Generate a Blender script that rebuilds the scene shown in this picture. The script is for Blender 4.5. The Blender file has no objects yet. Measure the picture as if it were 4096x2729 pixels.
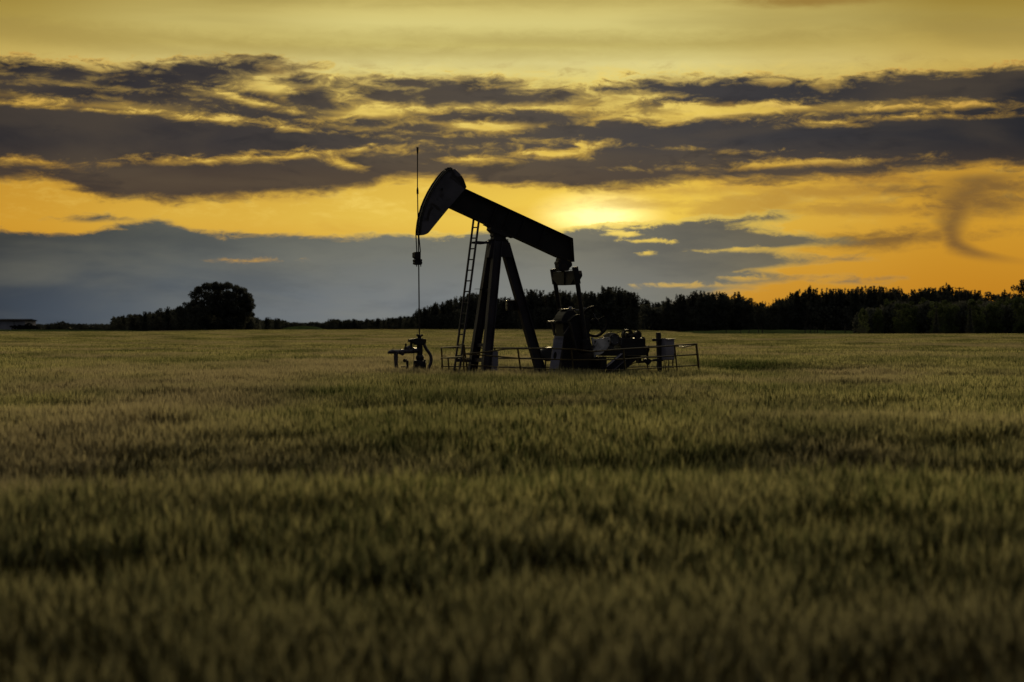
import bpy, bmesh, math, random
import numpy as np
from mathutils import Vector, Matrix

C = bpy.context.scene.collection
SC = bpy.context.scene
rad = math.radians

# ------------------------------------------------------------------ camera
F = 4096 * 70.0 / 36.0            # focal length in photo pixels
HOR = 1302.0                      # row of the true horizon
CAMZ = 2.0
PITCH = math.atan((1364.5 - HOR) / F)
cam = bpy.data.objects.new('camera', bpy.data.cameras.new('camera'))
C.objects.link(cam)
cam.location = (0, 0, CAMZ)
cam.rotation_euler = (math.pi / 2 - PITCH, 0, 0)
cam.data.lens = 70
cam.data.sensor_width = 36
cam.data.clip_start = 0.1
cam.data.clip_end = 6000
cam.data.dof.use_dof = True
cam.data.dof.focus_distance = 56
cam.data.dof.aperture_fstop = 1.75
SC.camera = cam
SC.render.resolution_x, SC.render.resolution_y = 1024, 682

# ------------------------------------------------------------------ exposure
SC.view_settings.view_transform = 'Standard'
SC.view_settings.look = 'None'
SC.view_settings.exposure = 0.0
SC.view_settings.gamma = 1.0
SC.render.engine = 'CYCLES'
SC.cycles.max_bounces = 5
SC.cycles.diffuse_bounces = 3
SC.cycles.glossy_bounces = 2
SC.cycles.transmission_bounces = 3
SC.cycles.caustics_reflective = False
SC.cycles.caustics_refractive = False
SC.cycles.use_denoising = True
SC.cycles.sample_clamp_indirect = 4

def lin(r, g, b):
    def f(c):
        c /= 255.0
        return c / 12.92 if c <= 0.04045 else ((c + 0.055) / 1.055) ** 2.4
    return (f(r), f(g), f(b), 1.0)

# ------------------------------------------------------------------ world
SUN_AZ, SUN_EL = rad(2.6), rad(4.0)
world = bpy.data.worlds.new('World')
SC.world = world
world.use_nodes = True
nt = world.node_tree
nt.nodes.clear()

class V:
    """tiny expression wrapper over math nodes (value sockets)"""
    def __init__(s, sock): s.s = sock
    def _m(s, op, *o):
        n = nt.nodes.new('ShaderNodeMath'); n.operation = op
        for i, x in enumerate((s,) + o):
            if isinstance(x, V): nt.links.new(x.s, n.inputs[i])
            else: n.inputs[i].default_value = float(x)
        return V(n.outputs[0])
    def __add__(s, o): return s._m('ADD', o)
    __radd__ = __add__
    def __sub__(s, o): return s._m('SUBTRACT', o)
    def __rsub__(s, o): return (s * -1.0) + o
    def __mul__(s, o): return s._m('MULTIPLY', o)
    __rmul__ = __mul__
    def __truediv__(s, o): return s._m('DIVIDE', o)
    def mn(s, o): return s._m('MINIMUM', o)
    def mx(s, o): return s._m('MAXIMUM', o)
    def smx(s, o, d): return s._m('SMOOTH_MAX', o, d)
    def smn(s, o, d): return s._m('SMOOTH_MIN', o, d)
    def pw(s, o): return s._m('POWER', o)
    def sm(s, a, b):
        n = nt.nodes.new('ShaderNodeMapRange'); n.interpolation_type = 'SMOOTHSTEP'
        nt.links.new(s.s, n.inputs['Value'])
        n.inputs['From Min'].default_value = a; n.inputs['From Max'].default_value = b
        return V(n.outputs['Result'])

def curve(x, pts, x0, x1, y0, y1):
    n = nt.nodes.new('ShaderNodeFloatCurve')
    nt.links.new(((x - x0) * (1.0 / (x1 - x0))).s, n.inputs['Value'])
    c = n.mapping.curves[0]
    P = [((a - x0) / (x1 - x0), (b - y0) / (y1 - y0)) for a, b in pts]
    P = [(min(max(a, 0), 1), min(max(b, 0), 1)) for a, b in P]
    c.points[0].location = P[0]; c.points[1].location = P[-1]
    for p in P[1:-1]: c.points.new(*p)
    n.mapping.update()
    return V(n.outputs[0]) * (y1 - y0) + y0

def combine(x, y, z=0.0):
    n = nt.nodes.new('ShaderNodeCombineXYZ')
    for i, v in enumerate((x, y, z)):
        if isinstance(v, V): nt.links.new(v.s, n.inputs[i])
        else: n.inputs[i].default_value = v
    return n.outputs[0]

def wnoise(vec, scale=1.0, detail=5.0, rough=0.55, dist=0.0, w=None):
    n = nt.nodes.new('ShaderNodeTexNoise')
    nt.links.new(vec, n.inputs['Vector'])
    n.inputs['Scale'].default_value = scale
    n.inputs['Detail'].default_value = detail
    n.inputs['Roughness'].default_value = rough
    n.inputs['Distortion'].default_value = dist
    return V(n.outputs[0])

def ramp(x, stops, mode='LINEAR'):
    n = nt.nodes.new('ShaderNodeValToRGB')
    nt.links.new(x.s, n.inputs[0])
    n.color_ramp.interpolation = mode
    e = n.color_ramp.elements
    e[0].position, e[0].color = stops[0]
    e[1].position, e[1].color = stops[-1]
    for p, c in stops[1:-1]:
        k = e.new(p); k.color = c
    return n.outputs[0]

def mixc(f, a, b, mode='MIX'):
    n = nt.nodes.new('ShaderNodeMix'); n.data_type = 'RGBA'; n.blend_type = mode
    if isinstance(f, V): nt.links.new(f.s, n.inputs['Factor'])
    else: n.inputs['Factor'].default_value = f
    for k, v in ((6, a), (7, b)):
        if isinstance(v, tuple): n.inputs[k].default_value = v
        else: nt.links.new(v, n.inputs[k])
    return n.outputs[2]

tc = nt.nodes.new('ShaderNodeTexCoord')
sep = nt.nodes.new('ShaderNodeSeparateXYZ')
nt.links.new(tc.outputs['Generated'], sep.inputs[0])
dx, dy, dz = V(sep.outputs[0]), V(sep.outputs[1]), V(sep.outputs[2])
az = dx._m('ARCTAN2', dy)
el = dz._m('ARCSINE')
# sky map in azimuth / elevation, in units of 1/F radian
U = az * F + 2048.0
Vv = el * (-F) + HOR

def am(px, py):                       # compass direction of a spot in the sky -> map units
    a = math.atan((px - 2048) / F)
    e = math.atan((HOR - py) / F * math.cos(a))
    return 2048 + F * a, HOR - F * e
def s2(x, y): return am(x * 1.7408, y * 1.7408)

nA = wnoise(combine(U * (1 / 620.0), Vv * (1 / 150.0)), 1.0, 7, 0.62)
nB = wnoise(combine(U * (1 / 260.0), Vv * (1 / 75.0), 3.7), 1.0, 8, 0.62, 0.6)
nC = wnoise(combine(U * (1 / 800.0), Vv * (1 / 200.0), 9.1), 1.0, 4, 0.5, 0.4)
nD = wnoise(combine(U * (1 / 120.0), Vv * (1 / 38.0), 5.2), 1.0, 8, 0.70, 0.5)
Uw = U + (nA - 0.5) * 210.0 + (nD - 0.5) * 40.0
Vw = Vv + (nB - 0.5) * 34.0 + (nD - 0.5) * 26.0

PW = combine(Uw, Vw, 0.0)
def ell(cx, cy, rx, ry, tilt=0.0, P=None):    # distance-like field of an ellipse, positive inside
    cx, cy = s2(cx, cy); rx *= 1.7408; ry *= 1.7408
    m = nt.nodes.new('ShaderNodeMapping'); m.vector_type = 'TEXTURE'
    nt.links.new(P, m.inputs['Vector'])
    m.inputs['Location'].default_value = (cx, cy, 0)
    m.inputs['Rotation'].default_value = (0, 0, math.atan(tilt))
    m.inputs['Scale'].default_value = (rx, ry, 1)
    n = nt.nodes.new('ShaderNodeVectorMath'); n.operation = 'LENGTH'
    nt.links.new(m.outputs[0], n.inputs[0])
    return V(n.outputs['Value'])._m('MULTIPLY_ADD', -ry, ry)

def ucurve(pts):
    return curve(Uw, [s2(*p) for p in pts], -300, 4400, -100, 1500)

def E(*a): return a

def mxall(L):
    # every fourth ellipse waits for the ones before it: keeps the shader's stack small
    r = L[0] if isinstance(L[0], V) else None
    P, k = PW, 0
    for l in L:
        if not isinstance(l, tuple): continue
        if k % 4 == 0 and r is not None:
            t = r * 1e-6
            P = combine(Uw + t, Vw + t, 0.0)
        k += 1
        e = ell(*l, P=P)
        r = e if r is None else r.smx(e, 8.0)
    return r

# wide dark deck
botA = ucurve([(-170, 420), (0, 402), (60, 398), (150, 412), (230, 440), (330, 447), (460, 452), (560, 447), (640, 437), (760, 432), (850, 418), (900, 400), (1000, 398), (1090, 402), (1150, 412), (1250, 418), (1400, 424), (1500, 418), (1600, 408), (1750, 414), (1830, 406), (1950, 394), (2050, 386), (2150, 378), (2353, 372), (2500, 370)])
topA = ucurve([(-170, 222), (0, 226), (100, 230), (180, 236), (260, 244), (330, 250), (420, 256), (520, 258), (600, 262), (700, 272), (780, 284), (830, 288), (900, 280), (1010, 282), (1060, 296), (1120, 305), (1200, 300), (1260, 292), (1330, 290), (1400, 281), (1480, 284), (1560, 284), (1640, 274), (1740, 268), (1800, 262), (1900, 252), (1960, 240), (2050, 236), (2200, 232), (2353, 226), (2500, 222)])
A = (Vw - topA).smn(botA - Vw, 20.0)
dark = [A,
     E(1050, 272, 190, 14), E(1180, 268, 110, 9), E(820, 285, 110, 18),
     E(40, 160, 150, 13), E(160, 172, 70, 8), E(110, 208, 190, 14), E(20, 182, 120, 9),
     E(300, 222, 150, 15, .1), E(120, 226, 250, 12, .03), E(560, 214, 120, 15, .2), E(640, 245, 120, 13, .2), E(230, 190, 220, 10, .05), E(430, 232, 130, 10, .15), E(440, 160, 95, 17), E(560, 153, 70, 12), E(380, 180, 120, 16),
     E(470, 205, 130, 13, .1), E(560, 240, 110, 14, .15), E(300, 175, 100, 10), E(640, 262, 90, 12, .1),
     E(700, 218, 62, 24, .1), E(740, 240, 50, 14, .2), E(690, 190, 40, 12),
     E(900, 222, 100, 16, .04), E(1060, 218, 130, 24), E(960, 196, 120, 11), E(1190, 226, 130, 12), E(1290, 218, 60, 9),
     E(860, 200, 60, 8), E(1400, 208, 50, 8), E(1540, 203, 90, 17), E(1640, 205, 140, 20), E(1560, 232, 90, 14, -.1), E(1760, 212, 160, 20), E(1870, 230, 90, 20, .1),
     E(1980, 222, 130, 22), E(2100, 205, 180, 24, -.03), E(2300, 200, 240, 34, -.03), E(2120, 248, 200, 22), E(2330, 235, 120, 22)]
gaps = [E(620, 361, 160, 3, -.05), E(740, 350, 90, 3, -.08), E(775, 368, 40, 7, .3), E(480, 368, 40, 3), E(240, 254, 150, 1, .06), E(420, 266, 90, 1, .1), E(60, 238, 60, 2), E(560, 228, 60, 5, .2), E(620, 205, 60, 9),
     E(1320, 346, 44, 6, -.2), E(1343, 338, 14, 12), E(1280, 352, 40, 6), E(1095, 366, 40, 4),
     E(70, 372, 60, 6, .1), E(1790, 378, 130, 5, -.03), E(1860, 372, 60, 4),
     E(1100, 290, 60, 8), E(1680, 255, 90, 9, -.1), E(1570, 246, 50, 9), E(1850, 246, 60, 4), E(1890, 283, 60, 7),
     E(2040, 247, 90, 7, -.05), E(2170, 243, 70, 4), E(2060, 270, 80, 3), E(850, 262, 40, 5)]
D1 = mxall(dark)
Uw = Uw + D1 * 1e-6; PW = combine(Uw, Vw, 0.0)
G1 = mxall(gaps)
Uw = Uw + G1 * 1e-6; PW = combine(Uw, Vw, 0.0)
# low grey bank on the horizon
topB = ucurve([(-170, 530), (0, 528), (80, 532), (150, 536), (230, 524), (300, 514), (350, 506), (400, 512), (450, 526), (560, 534), (700, 538), (790, 543), (900, 541), (1000, 540), (1060, 536), (1120, 528), (1200, 532), (1270, 531), (1330, 524), (1400, 522), (1470, 514), (1560, 507), (1640, 499), (1700, 497), (1760, 492), (1810, 495), (2353, 495), (2500, 495)])
rB = curve(Vw, [(s2(1800, y)[1], s2(x, y)[0]) for x, y in [(1795, 480), (1805, 498), (1760, 515), (1790, 530), (1870, 545), (1930, 556), (1880, 566), (1800, 578), (1850, 590), (1885, 600), (1830, 612), (1770, 622), (1840, 638), (1800, 646), (1740, 656), (1700, 668), (1640, 690), (1560, 757)]], 700, 1400, 2000, 4400)
B = (Vw - topB).smn((rB - Uw) * 0.14, 10.0)
darkB = [B, E(1930, 595, 30, 4), E(1770, 500, 50, 12), E(1955, 648, 40, 4), E(2000, 640, 30, 3), E(230, 503, 50, 5), E(1900, 555, 60, 6)]
gapB = [E(1480, 555, 34, 2.5), E(1440, 540, 30, 5), E(1530, 557, 14, 5), E(1475, 583, 14, 4), E(575, 600, 40, 3), E(1700, 575, 60, 4), E(1640, 655, 60, 4), E(1720, 640, 40, 5), E(1790, 626, 30, 5)]
D2 = mxall(darkB)
Uw = Uw + D2 * 1e-6; PW = combine(Uw, Vw, 0.0)
G2 = mxall(gapB)
Uw = Uw + G2 * 1e-6; PW = combine(Uw, Vw, 0.0)
# virga and brown shreds in the golden gap on the right
D3 = mxall([E(2290, 425, 130, 18), E(2240, 448, 80, 16), E(2050, 548, 150, 14, -.05), E(2260, 470, 120, 26)])
D5 = mxall([E(120, 78, 380, 20, .10), E(560, 104, 330, 12, .06), E(980, 122, 300, 10), E(1300, 96, 260, 12, .02), E(1640, 100, 240, 12, -.03), E(2280, 75, 160, 30, .1), E(1250, 4, 420, 8)])
D6 = mxall([E(1860, 4, 120, 10), E(1900, 2, 90, 6)])
D4 = mxall([E(2010, 411, 110, 11), E(1870, 388, 60, 9), E(1640, 395, 110, 14), E(1500, 470, 150, 6), E(1560, 440, 170, 12), E(1720, 470, 120, 25, -.1), E(1900, 440, 160, 14), E(1420, 463, 60, 4), E(560, 452, 70, 4), E(2000, 480, 160, 12)])

frag = (nA - 0.5) * 95.0 + (nD - 0.5) * 105.0
fragB = (nD - 0.5) * 60.0 + (nA - 0.5) * 30.0
cov1 = (D1 + frag + 12.0).sm(-24.0, 26.0) * (1.0 - (G1 + fragB * 1.3).sm(-18.0, 14.0) * 0.95)
cov2 = (D2 + fragB * 1.0).sm(-13.0, 22.0) * (1.0 - (G2 + fragB * 1.1).sm(-9.0, 14.0) * 0.75)
Us = U + (nA - 0.5) * 60.0 + (nD - 0.5) * 40.0
hx = curve(Vv, [(s2(2200, y)[1], s2(x, y)[0]) for x, y in [(2262, 405), (2240, 430), (2208, 465), (2190, 500), (2183, 530), (2192, 555), (2212, 572), (2245, 586), (2290, 598), (2340, 608), (2420, 622)]], 600, 1150, 3000, 4500)
hw_ = curve(Vv, [(s2(2200, y)[1], w) for w, y in [(260, 405), (190, 440), (120, 470), (78, 510), (58, 540), (62, 565), (95, 585), (120, 600), (140, 620)]], 600, 1150, 0, 200)
hook = (1.0 - (Us - hx)._m('ABSOLUTE') / hw_).sm(-0.35, 1.0) * Vv.sm(690.0, 740.0) * Vv.sm(1078.0, 1000.0) * (nD * 0.9 + 0.5).mn(1.0)
cov3 = (D3 + frag * 0.9).sm(-34.0, 34.0).mx(hook)
cov5 = (D5 + fragB).sm(-45.0, 30.0)
cov6 = (D6 + fragB * .6).sm(-16.0, 14.0)
cov4 = (D4 + frag * 0.7).sm(-20.0, 22.0)
# high thin veil streaks at the top of the view
veil = wnoise(combine(U * (1 / 1500.0), Vv * (1 / 150.0), 2.2), 1.0, 4, 0.5, 0.3).sm(0.42, 0.72)

un = (U + 400.0) * (1 / 4900.0)       # azimuth, 0..1
def up(px): return (px * 1.7408 + 400) / 4900
vn = Vv * (1 / 1400.0)
def vp(py): return py * 1.7408 / 1400
L = lin
clear_mid = ramp(vn, [(0.0, L(208, 189, 108)), (vp(60), L(216, 202, 126)), (vp(110), L(208, 193, 114)), (vp(150), L(223, 210, 138)), (vp(200), L(226, 207, 118)), (vp(260), L(233, 203, 98)), (vp(340), L(226, 188, 80)), (vp(420), L(220, 180, 72)), (vp(500), L(228, 190, 78)), (vp(600), L(220, 168, 62)), (vp(757), L(205, 145, 50))])
clear_side = ramp(vn, [(0.0, L(150, 124, 52)), (vp(60), L(166, 142, 66)), (vp(150), L(196, 170, 90)), (vp(260), L(205, 165, 66)), (vp(400), L(196, 146, 50)), (vp(520), L(205, 150, 46)), (vp(757), L(186, 118, 26))])
side = ramp(un, [(up(-200), (1, 1, 1, 1)), (up(0), (.95, .95, .95, 1)), (up(500), (.42, .42, .42, 1)), (up(900), (0, 0, 0, 1)), (up(1500), (.05, .05, .05, 1)), (up(1850), (.6, .6, .6, 1)), (up(2200), (1, 1, 1, 1))], 'EASE')
sidev = nt.nodes.new('ShaderNodeRGBToBW'); nt.links.new(side, sidev.inputs[0]); sidev = V(sidev.outputs[0])
clear = mixc(sidev, clear_mid, clear_side)
clear = mixc(veil * (Vv * -1.0).sm(-300.0, -120.0) * 0.55, clear, L(166, 147, 80))
# luminous mottling of the thin cloud in the gaps
zone = Vv.sm(215.0, 330.0) * Vv.sm(960.0, 780.0)
mott = nD * 0.55 + nB * 0.45
clear = mixc(mott.sm(0.48, 0.66) * zone * (1.0 - sidev * 0.6) * 0.55, clear, L(248, 216, 108))
clear = mixc(mott.sm(0.50, 0.34) * zone * Vv.sm(620.0, 460.0) * 0.6, clear, L(150, 112, 58))
clear = mixc(nC.sm(0.5, 0.7) * Vv.sm(640.0, 760.0) * Vv.sm(1000.0, 900.0) * 0.35, clear, L(190, 128, 44))

def glow(cx, cy, rx, ry, p):
    a, b = s2(cx, cy)
    n = nt.nodes.new('ShaderNodeVectorMath'); n.operation = 'LENGTH'
    nt.links.new(combine((U - a) * (1 / (rx * 1.7408)), (Vv - b) * (1 / (ry * 1.7408))), n.inputs[0])
    return (1.0 - V(n.outputs['Value'])).mx(0.0).pw(p)
g1 = glow(1378, 492, 620, 230, 2.0)
g2 = glow(1375, 495, 175, 72, 1.5)
clear = mixc(g1 * 0.95 * (nB * 0.8 + 0.6).mn(1.0), clear, L(255, 216, 84))
clear = mixc((g2 * (nD * 1.6 + 0.7)).mn(1.0), clear, (1.5, 1.25, .46, 1.0))

deck = ramp(un, [(up(-150), L(34, 34, 40)), (up(150), L(42, 42, 48)), (up(500), L(58, 54, 54)), (up(900), L(76, 69, 62)), (up(1250), L(80, 73, 66)), (up(1600), L(66, 63, 63)), (up(1950), L(52, 51, 54)), (up(2353), L(40, 40, 44))])
deck = mixc(Vv.sm(560.0, 760.0) * 0.55, deck, L(92, 74, 54))
deck = mixc((nC).sm(0.38, 0.7) * 0.36, deck, L(100, 86, 66))
deck = mixc(nB.sm(0.5, 0.3) * 0.35, deck, L(40, 39, 43))
bank_t = ramp(un, [(up(-150), L(38, 41, 44)), (up(100), L(62, 64, 62)), (up(400), L(84, 86, 80)), (up(900), L(112, 112, 100)), (up(1250), L(120, 117, 100)), (up(1500), L(98, 95, 86)), (up(1800), L(104, 96, 78)), (up(2353), L(90, 80, 60))])
bank_b = ramp(un, [(up(-150), L(46, 53, 62)), (up(100), L(66, 74, 84)), (up(400), L(90, 98, 106)), (up(900), L(116, 122, 127)), (up(1250), L(128, 131, 129)), (up(1500), L(126, 126, 118)), (up(1800), L(122, 114, 92)), (up(2353), L(110, 98, 70))])
bank = mixc(Vv.sm(880.0, 1290.0), bank_t, bank_b)
bank = mixc((nC).sm(0.35, 0.75) * 0.26, bank, L(142, 137, 114))
bank = mixc(nA.sm(0.55, 0.32) * 0.22, bank, L(54, 60, 68))

edge = (cov1.sm(0.0, 0.14) * cov1.sm(0.5, 0.16) * Vv.sm(700.0, 560.0) + cov2.sm(0.0, 0.12) * cov2.sm(0.5, 0.14) * (g1 * 2.0 + 0.15).mn(1.0)).mn(1.0) * mott.sm(0.36, 0.6)
clear = mixc(edge * 0.7, clear, mixc(sidev, L(255, 226, 118), L(226, 176, 84)))
sky = mixc(cov4 * 0.55, clear, mixc(sidev, L(186, 142, 66), L(138, 96, 48)))
sky = mixc(cov3 * 0.75, sky, L(92, 70, 50))
sky = mixc(cov5 * 0.42, sky, L(152, 130, 68))
sky = mixc(cov6 * 0.6, sky, L(140, 100, 40))
sky = mixc((cov1 * 2.2).mn(1.0) * 0.55, sky, mixc(sidev, L(166, 124, 58), L(120, 88, 48)))
sky = mixc(cov1.pw(1.3), sky, deck)
sky = mixc(cov2, sky, bank)
rim2 = cov2 * (1.0 - cov2) * 4.0 * g1.pw(0.5)
sky = mixc(rim2 * 0.75, sky, L(255, 220, 96))

# unseen sky, colours hand-set to light the crop and keep near sides dark
nish = nt.nodes.new('ShaderNodeTexSky')
nish.sky_type = 'NISHITA'
nish.sun_disc = False
nish.sun_elevation = SUN_EL
nish.sun_rotation = SUN_AZ
nish.dust_density = 3.0
cl = wnoise(tc.outputs['Generated'], 3.0, 5, 0.6)
high = mixc(el.sm(0.16, 0.9), L(255, 240, 176), L(214, 206, 178))
high = mixc(cl.sm(0.4, 0.65) * 0.4, high, L(120, 116, 104))
back = mixc(el.sm(0.1, 1.1), L(26, 27, 42), L(100, 100, 108))
front = ((az._m('ABSOLUTE')).sm(1.25, 0.3) + el.sm(0.75, 1.35)).mn(1.0)
up_sky = mixc(front, back, high)
nsc = nt.nodes.new('ShaderNodeVectorMath'); nsc.operation = 'SCALE'
nt.links.new(nish.outputs[0], nsc.inputs[0]); nsc.inputs['Scale'].default_value = 0.08
up_sky = mixc(0.25, up_sky, nsc.outputs[0])
inview = el.sm(0.30, 0.17) * (az._m('ABSOLUTE')).sm(0.75, 0.3) * el.sm(-0.12, -0.06)
bgs = []
for col in (up_sky, sky):
    bg = nt.nodes.new('ShaderNodeBackground')
    nt.links.new(col, bg.inputs['Color'])
    bg.inputs['Strength'].default_value = 1.0
    bgs.append(bg)
mx = nt.nodes.new('ShaderNodeMixShader')
nt.links.new(inview.s, mx.inputs[0])
nt.links.new(bgs[0].outputs[0], mx.inputs[1])
nt.links.new(bgs[1].outputs[0], mx.inputs[2])
out = nt.nodes.new('ShaderNodeOutputWorld')
nt.links.new(mx.outputs[0], out.inputs[0])
world.cycles.sampling_method = 'MANUAL'
world.cycles.sample_map_resolution = 1024

# ------------------------------------------------------------------ sun
sun = bpy.data.objects.new('sun', bpy.data.lights.new('sun', 'SUN'))
C.objects.link(sun)
sun.data.energy = 2.5
sun.data.angle = rad(12)
sun.data.color = (1.0, 0.78, 0.42)
sd = Vector((math.sin(SUN_AZ) * math.cos(rad(8)), math.cos(SUN_AZ) * math.cos(rad(8)), math.sin(rad(8))))
sun.rotation_euler = (-sd).to_track_quat('-Z', 'Y').to_euler()
# ------------------------------------------------------------------ pixel -> place
CM = Matrix.Translation(cam.location) @ cam.rotation_euler.to_matrix().to_4x4()
def ray(px, py):
    d = Vector(((px - 2048) / F, -(py - 1364.5) / F, -1.0))
    return (CM.to_3x3() @ d).normalized()
CO = Vector(cam.location)
def at_y(px, py, Y):
    d = ray(px, py); return CO + d * (Y / d.y)
TH = rad(22)
Bv = Vector((math.cos(TH), math.sin(TH), 0))       # along the walking beam, head -> tail
Nv = Vector((math.sin(TH), -math.cos(TH), 0))      # across the pump, towards the near side
Zv = Vector((0, 0, 1))
O = at_y(1990, 1300, 57.0); O.z = 0
def Q(px, py, s=0.0):                              # point in the pump's side plane at offset s
    d = ray(px, py)
    return CO + d * ((s - (CO - O).dot(Nv)) / d.dot(Nv))
def L3(b, s, z): return O + Bv * b + Nv * s + Zv * z
def loc(p): return ((p - O).dot(Bv), (p - O).dot(Nv), p.z)
def r1(x, y): return (1500 + x / 2.769, 550 + y / 2.769)
def r2(x, y): return (1500 + x / 3.136, 1000 + y / 3.136)
def r3(x, y): return (1950 + x / 3.136, 1000 + y / 3.136)
def r4(x, y): return (2350 + x / 4.02, 1150 + y / 4.02)
def r5(x, y): return (2100 + x / 4.48, 1150 + y / 4.48)

# ------------------------------------------------------------------ mesh builder
class MB:
    def __init__(s): s.bm = bmesh.new()
    def prism(s, pts, vec, center=False):
        vec = Vector(vec)
        off = -vec * 0.5 if center else Vector((0, 0, 0))
        a = [s.bm.verts.new(Vector(p) + off) for p in pts]
        b = [s.bm.verts.new(Vector(p) + off + vec) for p in pts]
        n = len(pts)
        s.bm.faces.new(a[::-1]); s.bm.faces.new(b)
        for i in range(n): s.bm.faces.new((a[i], a[(i + 1) % n], b[(i + 1) % n], b[i]))
        return s
    def plate(s, fn, pts, s_near, w):              # outline of the near face in photo pixels, thickness w
        return s.prism([Q(*fn(*p), s_near) for p in pts], -Nv * w)
    def hexa(s, c):                                # 8 corners: 4 bottom, 4 top
        v = [s.bm.verts.new(p) for p in c]
        for f in ((0, 3, 2, 1), (4, 5, 6, 7), (0, 1, 5, 4), (1, 2, 6, 5), (2, 3, 7, 6), (3, 0, 4, 7)):
            s.bm.faces.new([v[i] for i in f])
        return s
    def bar(s, p0, p1, w, h, side=None):           # rectangular bar, w along side, h across
        p0, p1 = Vector(p0), Vector(p1)
        d = (p1 - p0).normalized()
        u = Vector(side) if side is not None else (Nv if abs(d.dot(Nv)) < .9 else Zv)
        u = (u - d * u.dot(d)).normalized(); v = d.cross(u)
        u, v = u * w / 2, v * h / 2
        return s.hexa([p0 - u - v, p0 + u - v, p0 + u + v, p0 - u + v, p1 - u - v, p1 + u - v, p1 + u + v, p1 - u + v])
    def hbeam(s, p0, p1, w, h, t=0.02):            # flanges face along the beam direction h, flange width w along Nv
        p0, p1 = Vector(p0), Vector(p1); d = (p1 - p0).normalized()
        u = (Nv - d * Nv.dot(d)).normalized(); v = d.cross(u)
        for k in (-1, 1):
            o = v * (h / 2 - t / 2) * k
            s.bar(p0 + o, p1 + o, w, t, u)
        s.bar(p0, p1, t, h - 2 * t, u)
        return s
    def tube(s, pts, r, n=8, cap=True):
        pts = [Vector(p) for p in pts]
        R = r if isinstance(r, (list, tuple)) else [r] * len(pts)
        rings = []; ref = None
        for i, p in enumerate(pts):
            d = (pts[min(i + 1, len(pts) - 1)] - pts[max(i - 1, 0)]).normalized()
            if ref is None: ref = Vector((0, 0, 1)) if abs(d.z) < .9 else Vector((1, 0, 0))
            u = (ref - d * ref.dot(d)).normalized(); v = d.cross(u); ref = u
            rings.append([s.bm.verts.new(p + (u * math.cos(a) + v * math.sin(a)) * R[i]) for a in [2 * math.pi * k / n for k in range(n)]])
        for a, b in zip(rings, rings[1:]):
            for k in range(n): s.bm.faces.new((a[k], a[(k + 1) % n], b[(k + 1) % n], b[k]))
        if cap: s.bm.faces.new(rings[0][::-1]); s.bm.faces.new(rings[-1])
        return s
    def disc(s, c, ax, r, t, n=28):
        ax = Vector(ax).normalized(); c = Vector(c)
        return s.tube([c - ax * t / 2, c + ax * t / 2], r, n)
    def ring(s, c, ax, R, r, t, n=36):             # flat rim: outer R, inner r, width t
        c, ax = Vector(c), Vector(ax).normalized()
        u = Zv; v = ax.cross(u).normalized(); L = []
        for k in range(n):
            a = 2 * math.pi * k / n; e = u * math.cos(a) + v * math.sin(a)
            L.append([s.bm.verts.new(c + e * q + ax * z) for q, z in ((R, t / 2), (R, -t / 2), (r, -t / 2), (r, t / 2))])
        for k in range(n):
            a, b = L[k], L[(k + 1) % n]
            for j in range(4): s.bm.faces.new((a[j], a[(j + 1) % 4], b[(j + 1) % 4], b[j]))
        return s
    def build(s, name, mat, parent=None, smooth=False, bevel=0.0, **tags):
        bmesh.ops.recalc_face_normals(s.bm, faces=s.bm.faces)
        me = bpy.data.meshes.new(name); s.bm.to_mesh(me); s.bm.free()
        o = bpy.data.objects.new(name, me); C.objects.link(o)
        me.materials.append(mat)
        if smooth:
            me.shade_smooth()
            me.set_sharp_from_angle(angle=rad(40))
        if bevel:
            m = o.modifiers.new('bevel', 'BEVEL'); m.width = bevel; m.segments = 2; m.limit_method = 'ANGLE'
        put(o, parent)
        for k, v in tags.items(): o[k] = v
        return o
def put(o, parent):
    if parent is not None:
        o.parent = parent
        o.matrix_parent_inverse = Matrix.Translation(-parent.location)
def thing(name, loc, label, cat, group=None):
    o = bpy.data.objects.new(name, None); C.objects.link(o); o.location = loc
    o.empty_display_size = 0.3
    o['label'] = label; o['category'] = cat
    if group: o['group'] = group
    return o
def tag(o, label=None, cat=None, group=None, kind=None):
    for k, v in (('label', label), ('category', cat), ('group', group), ('kind', kind)):
        if v: o[k] = v
    return o

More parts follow.
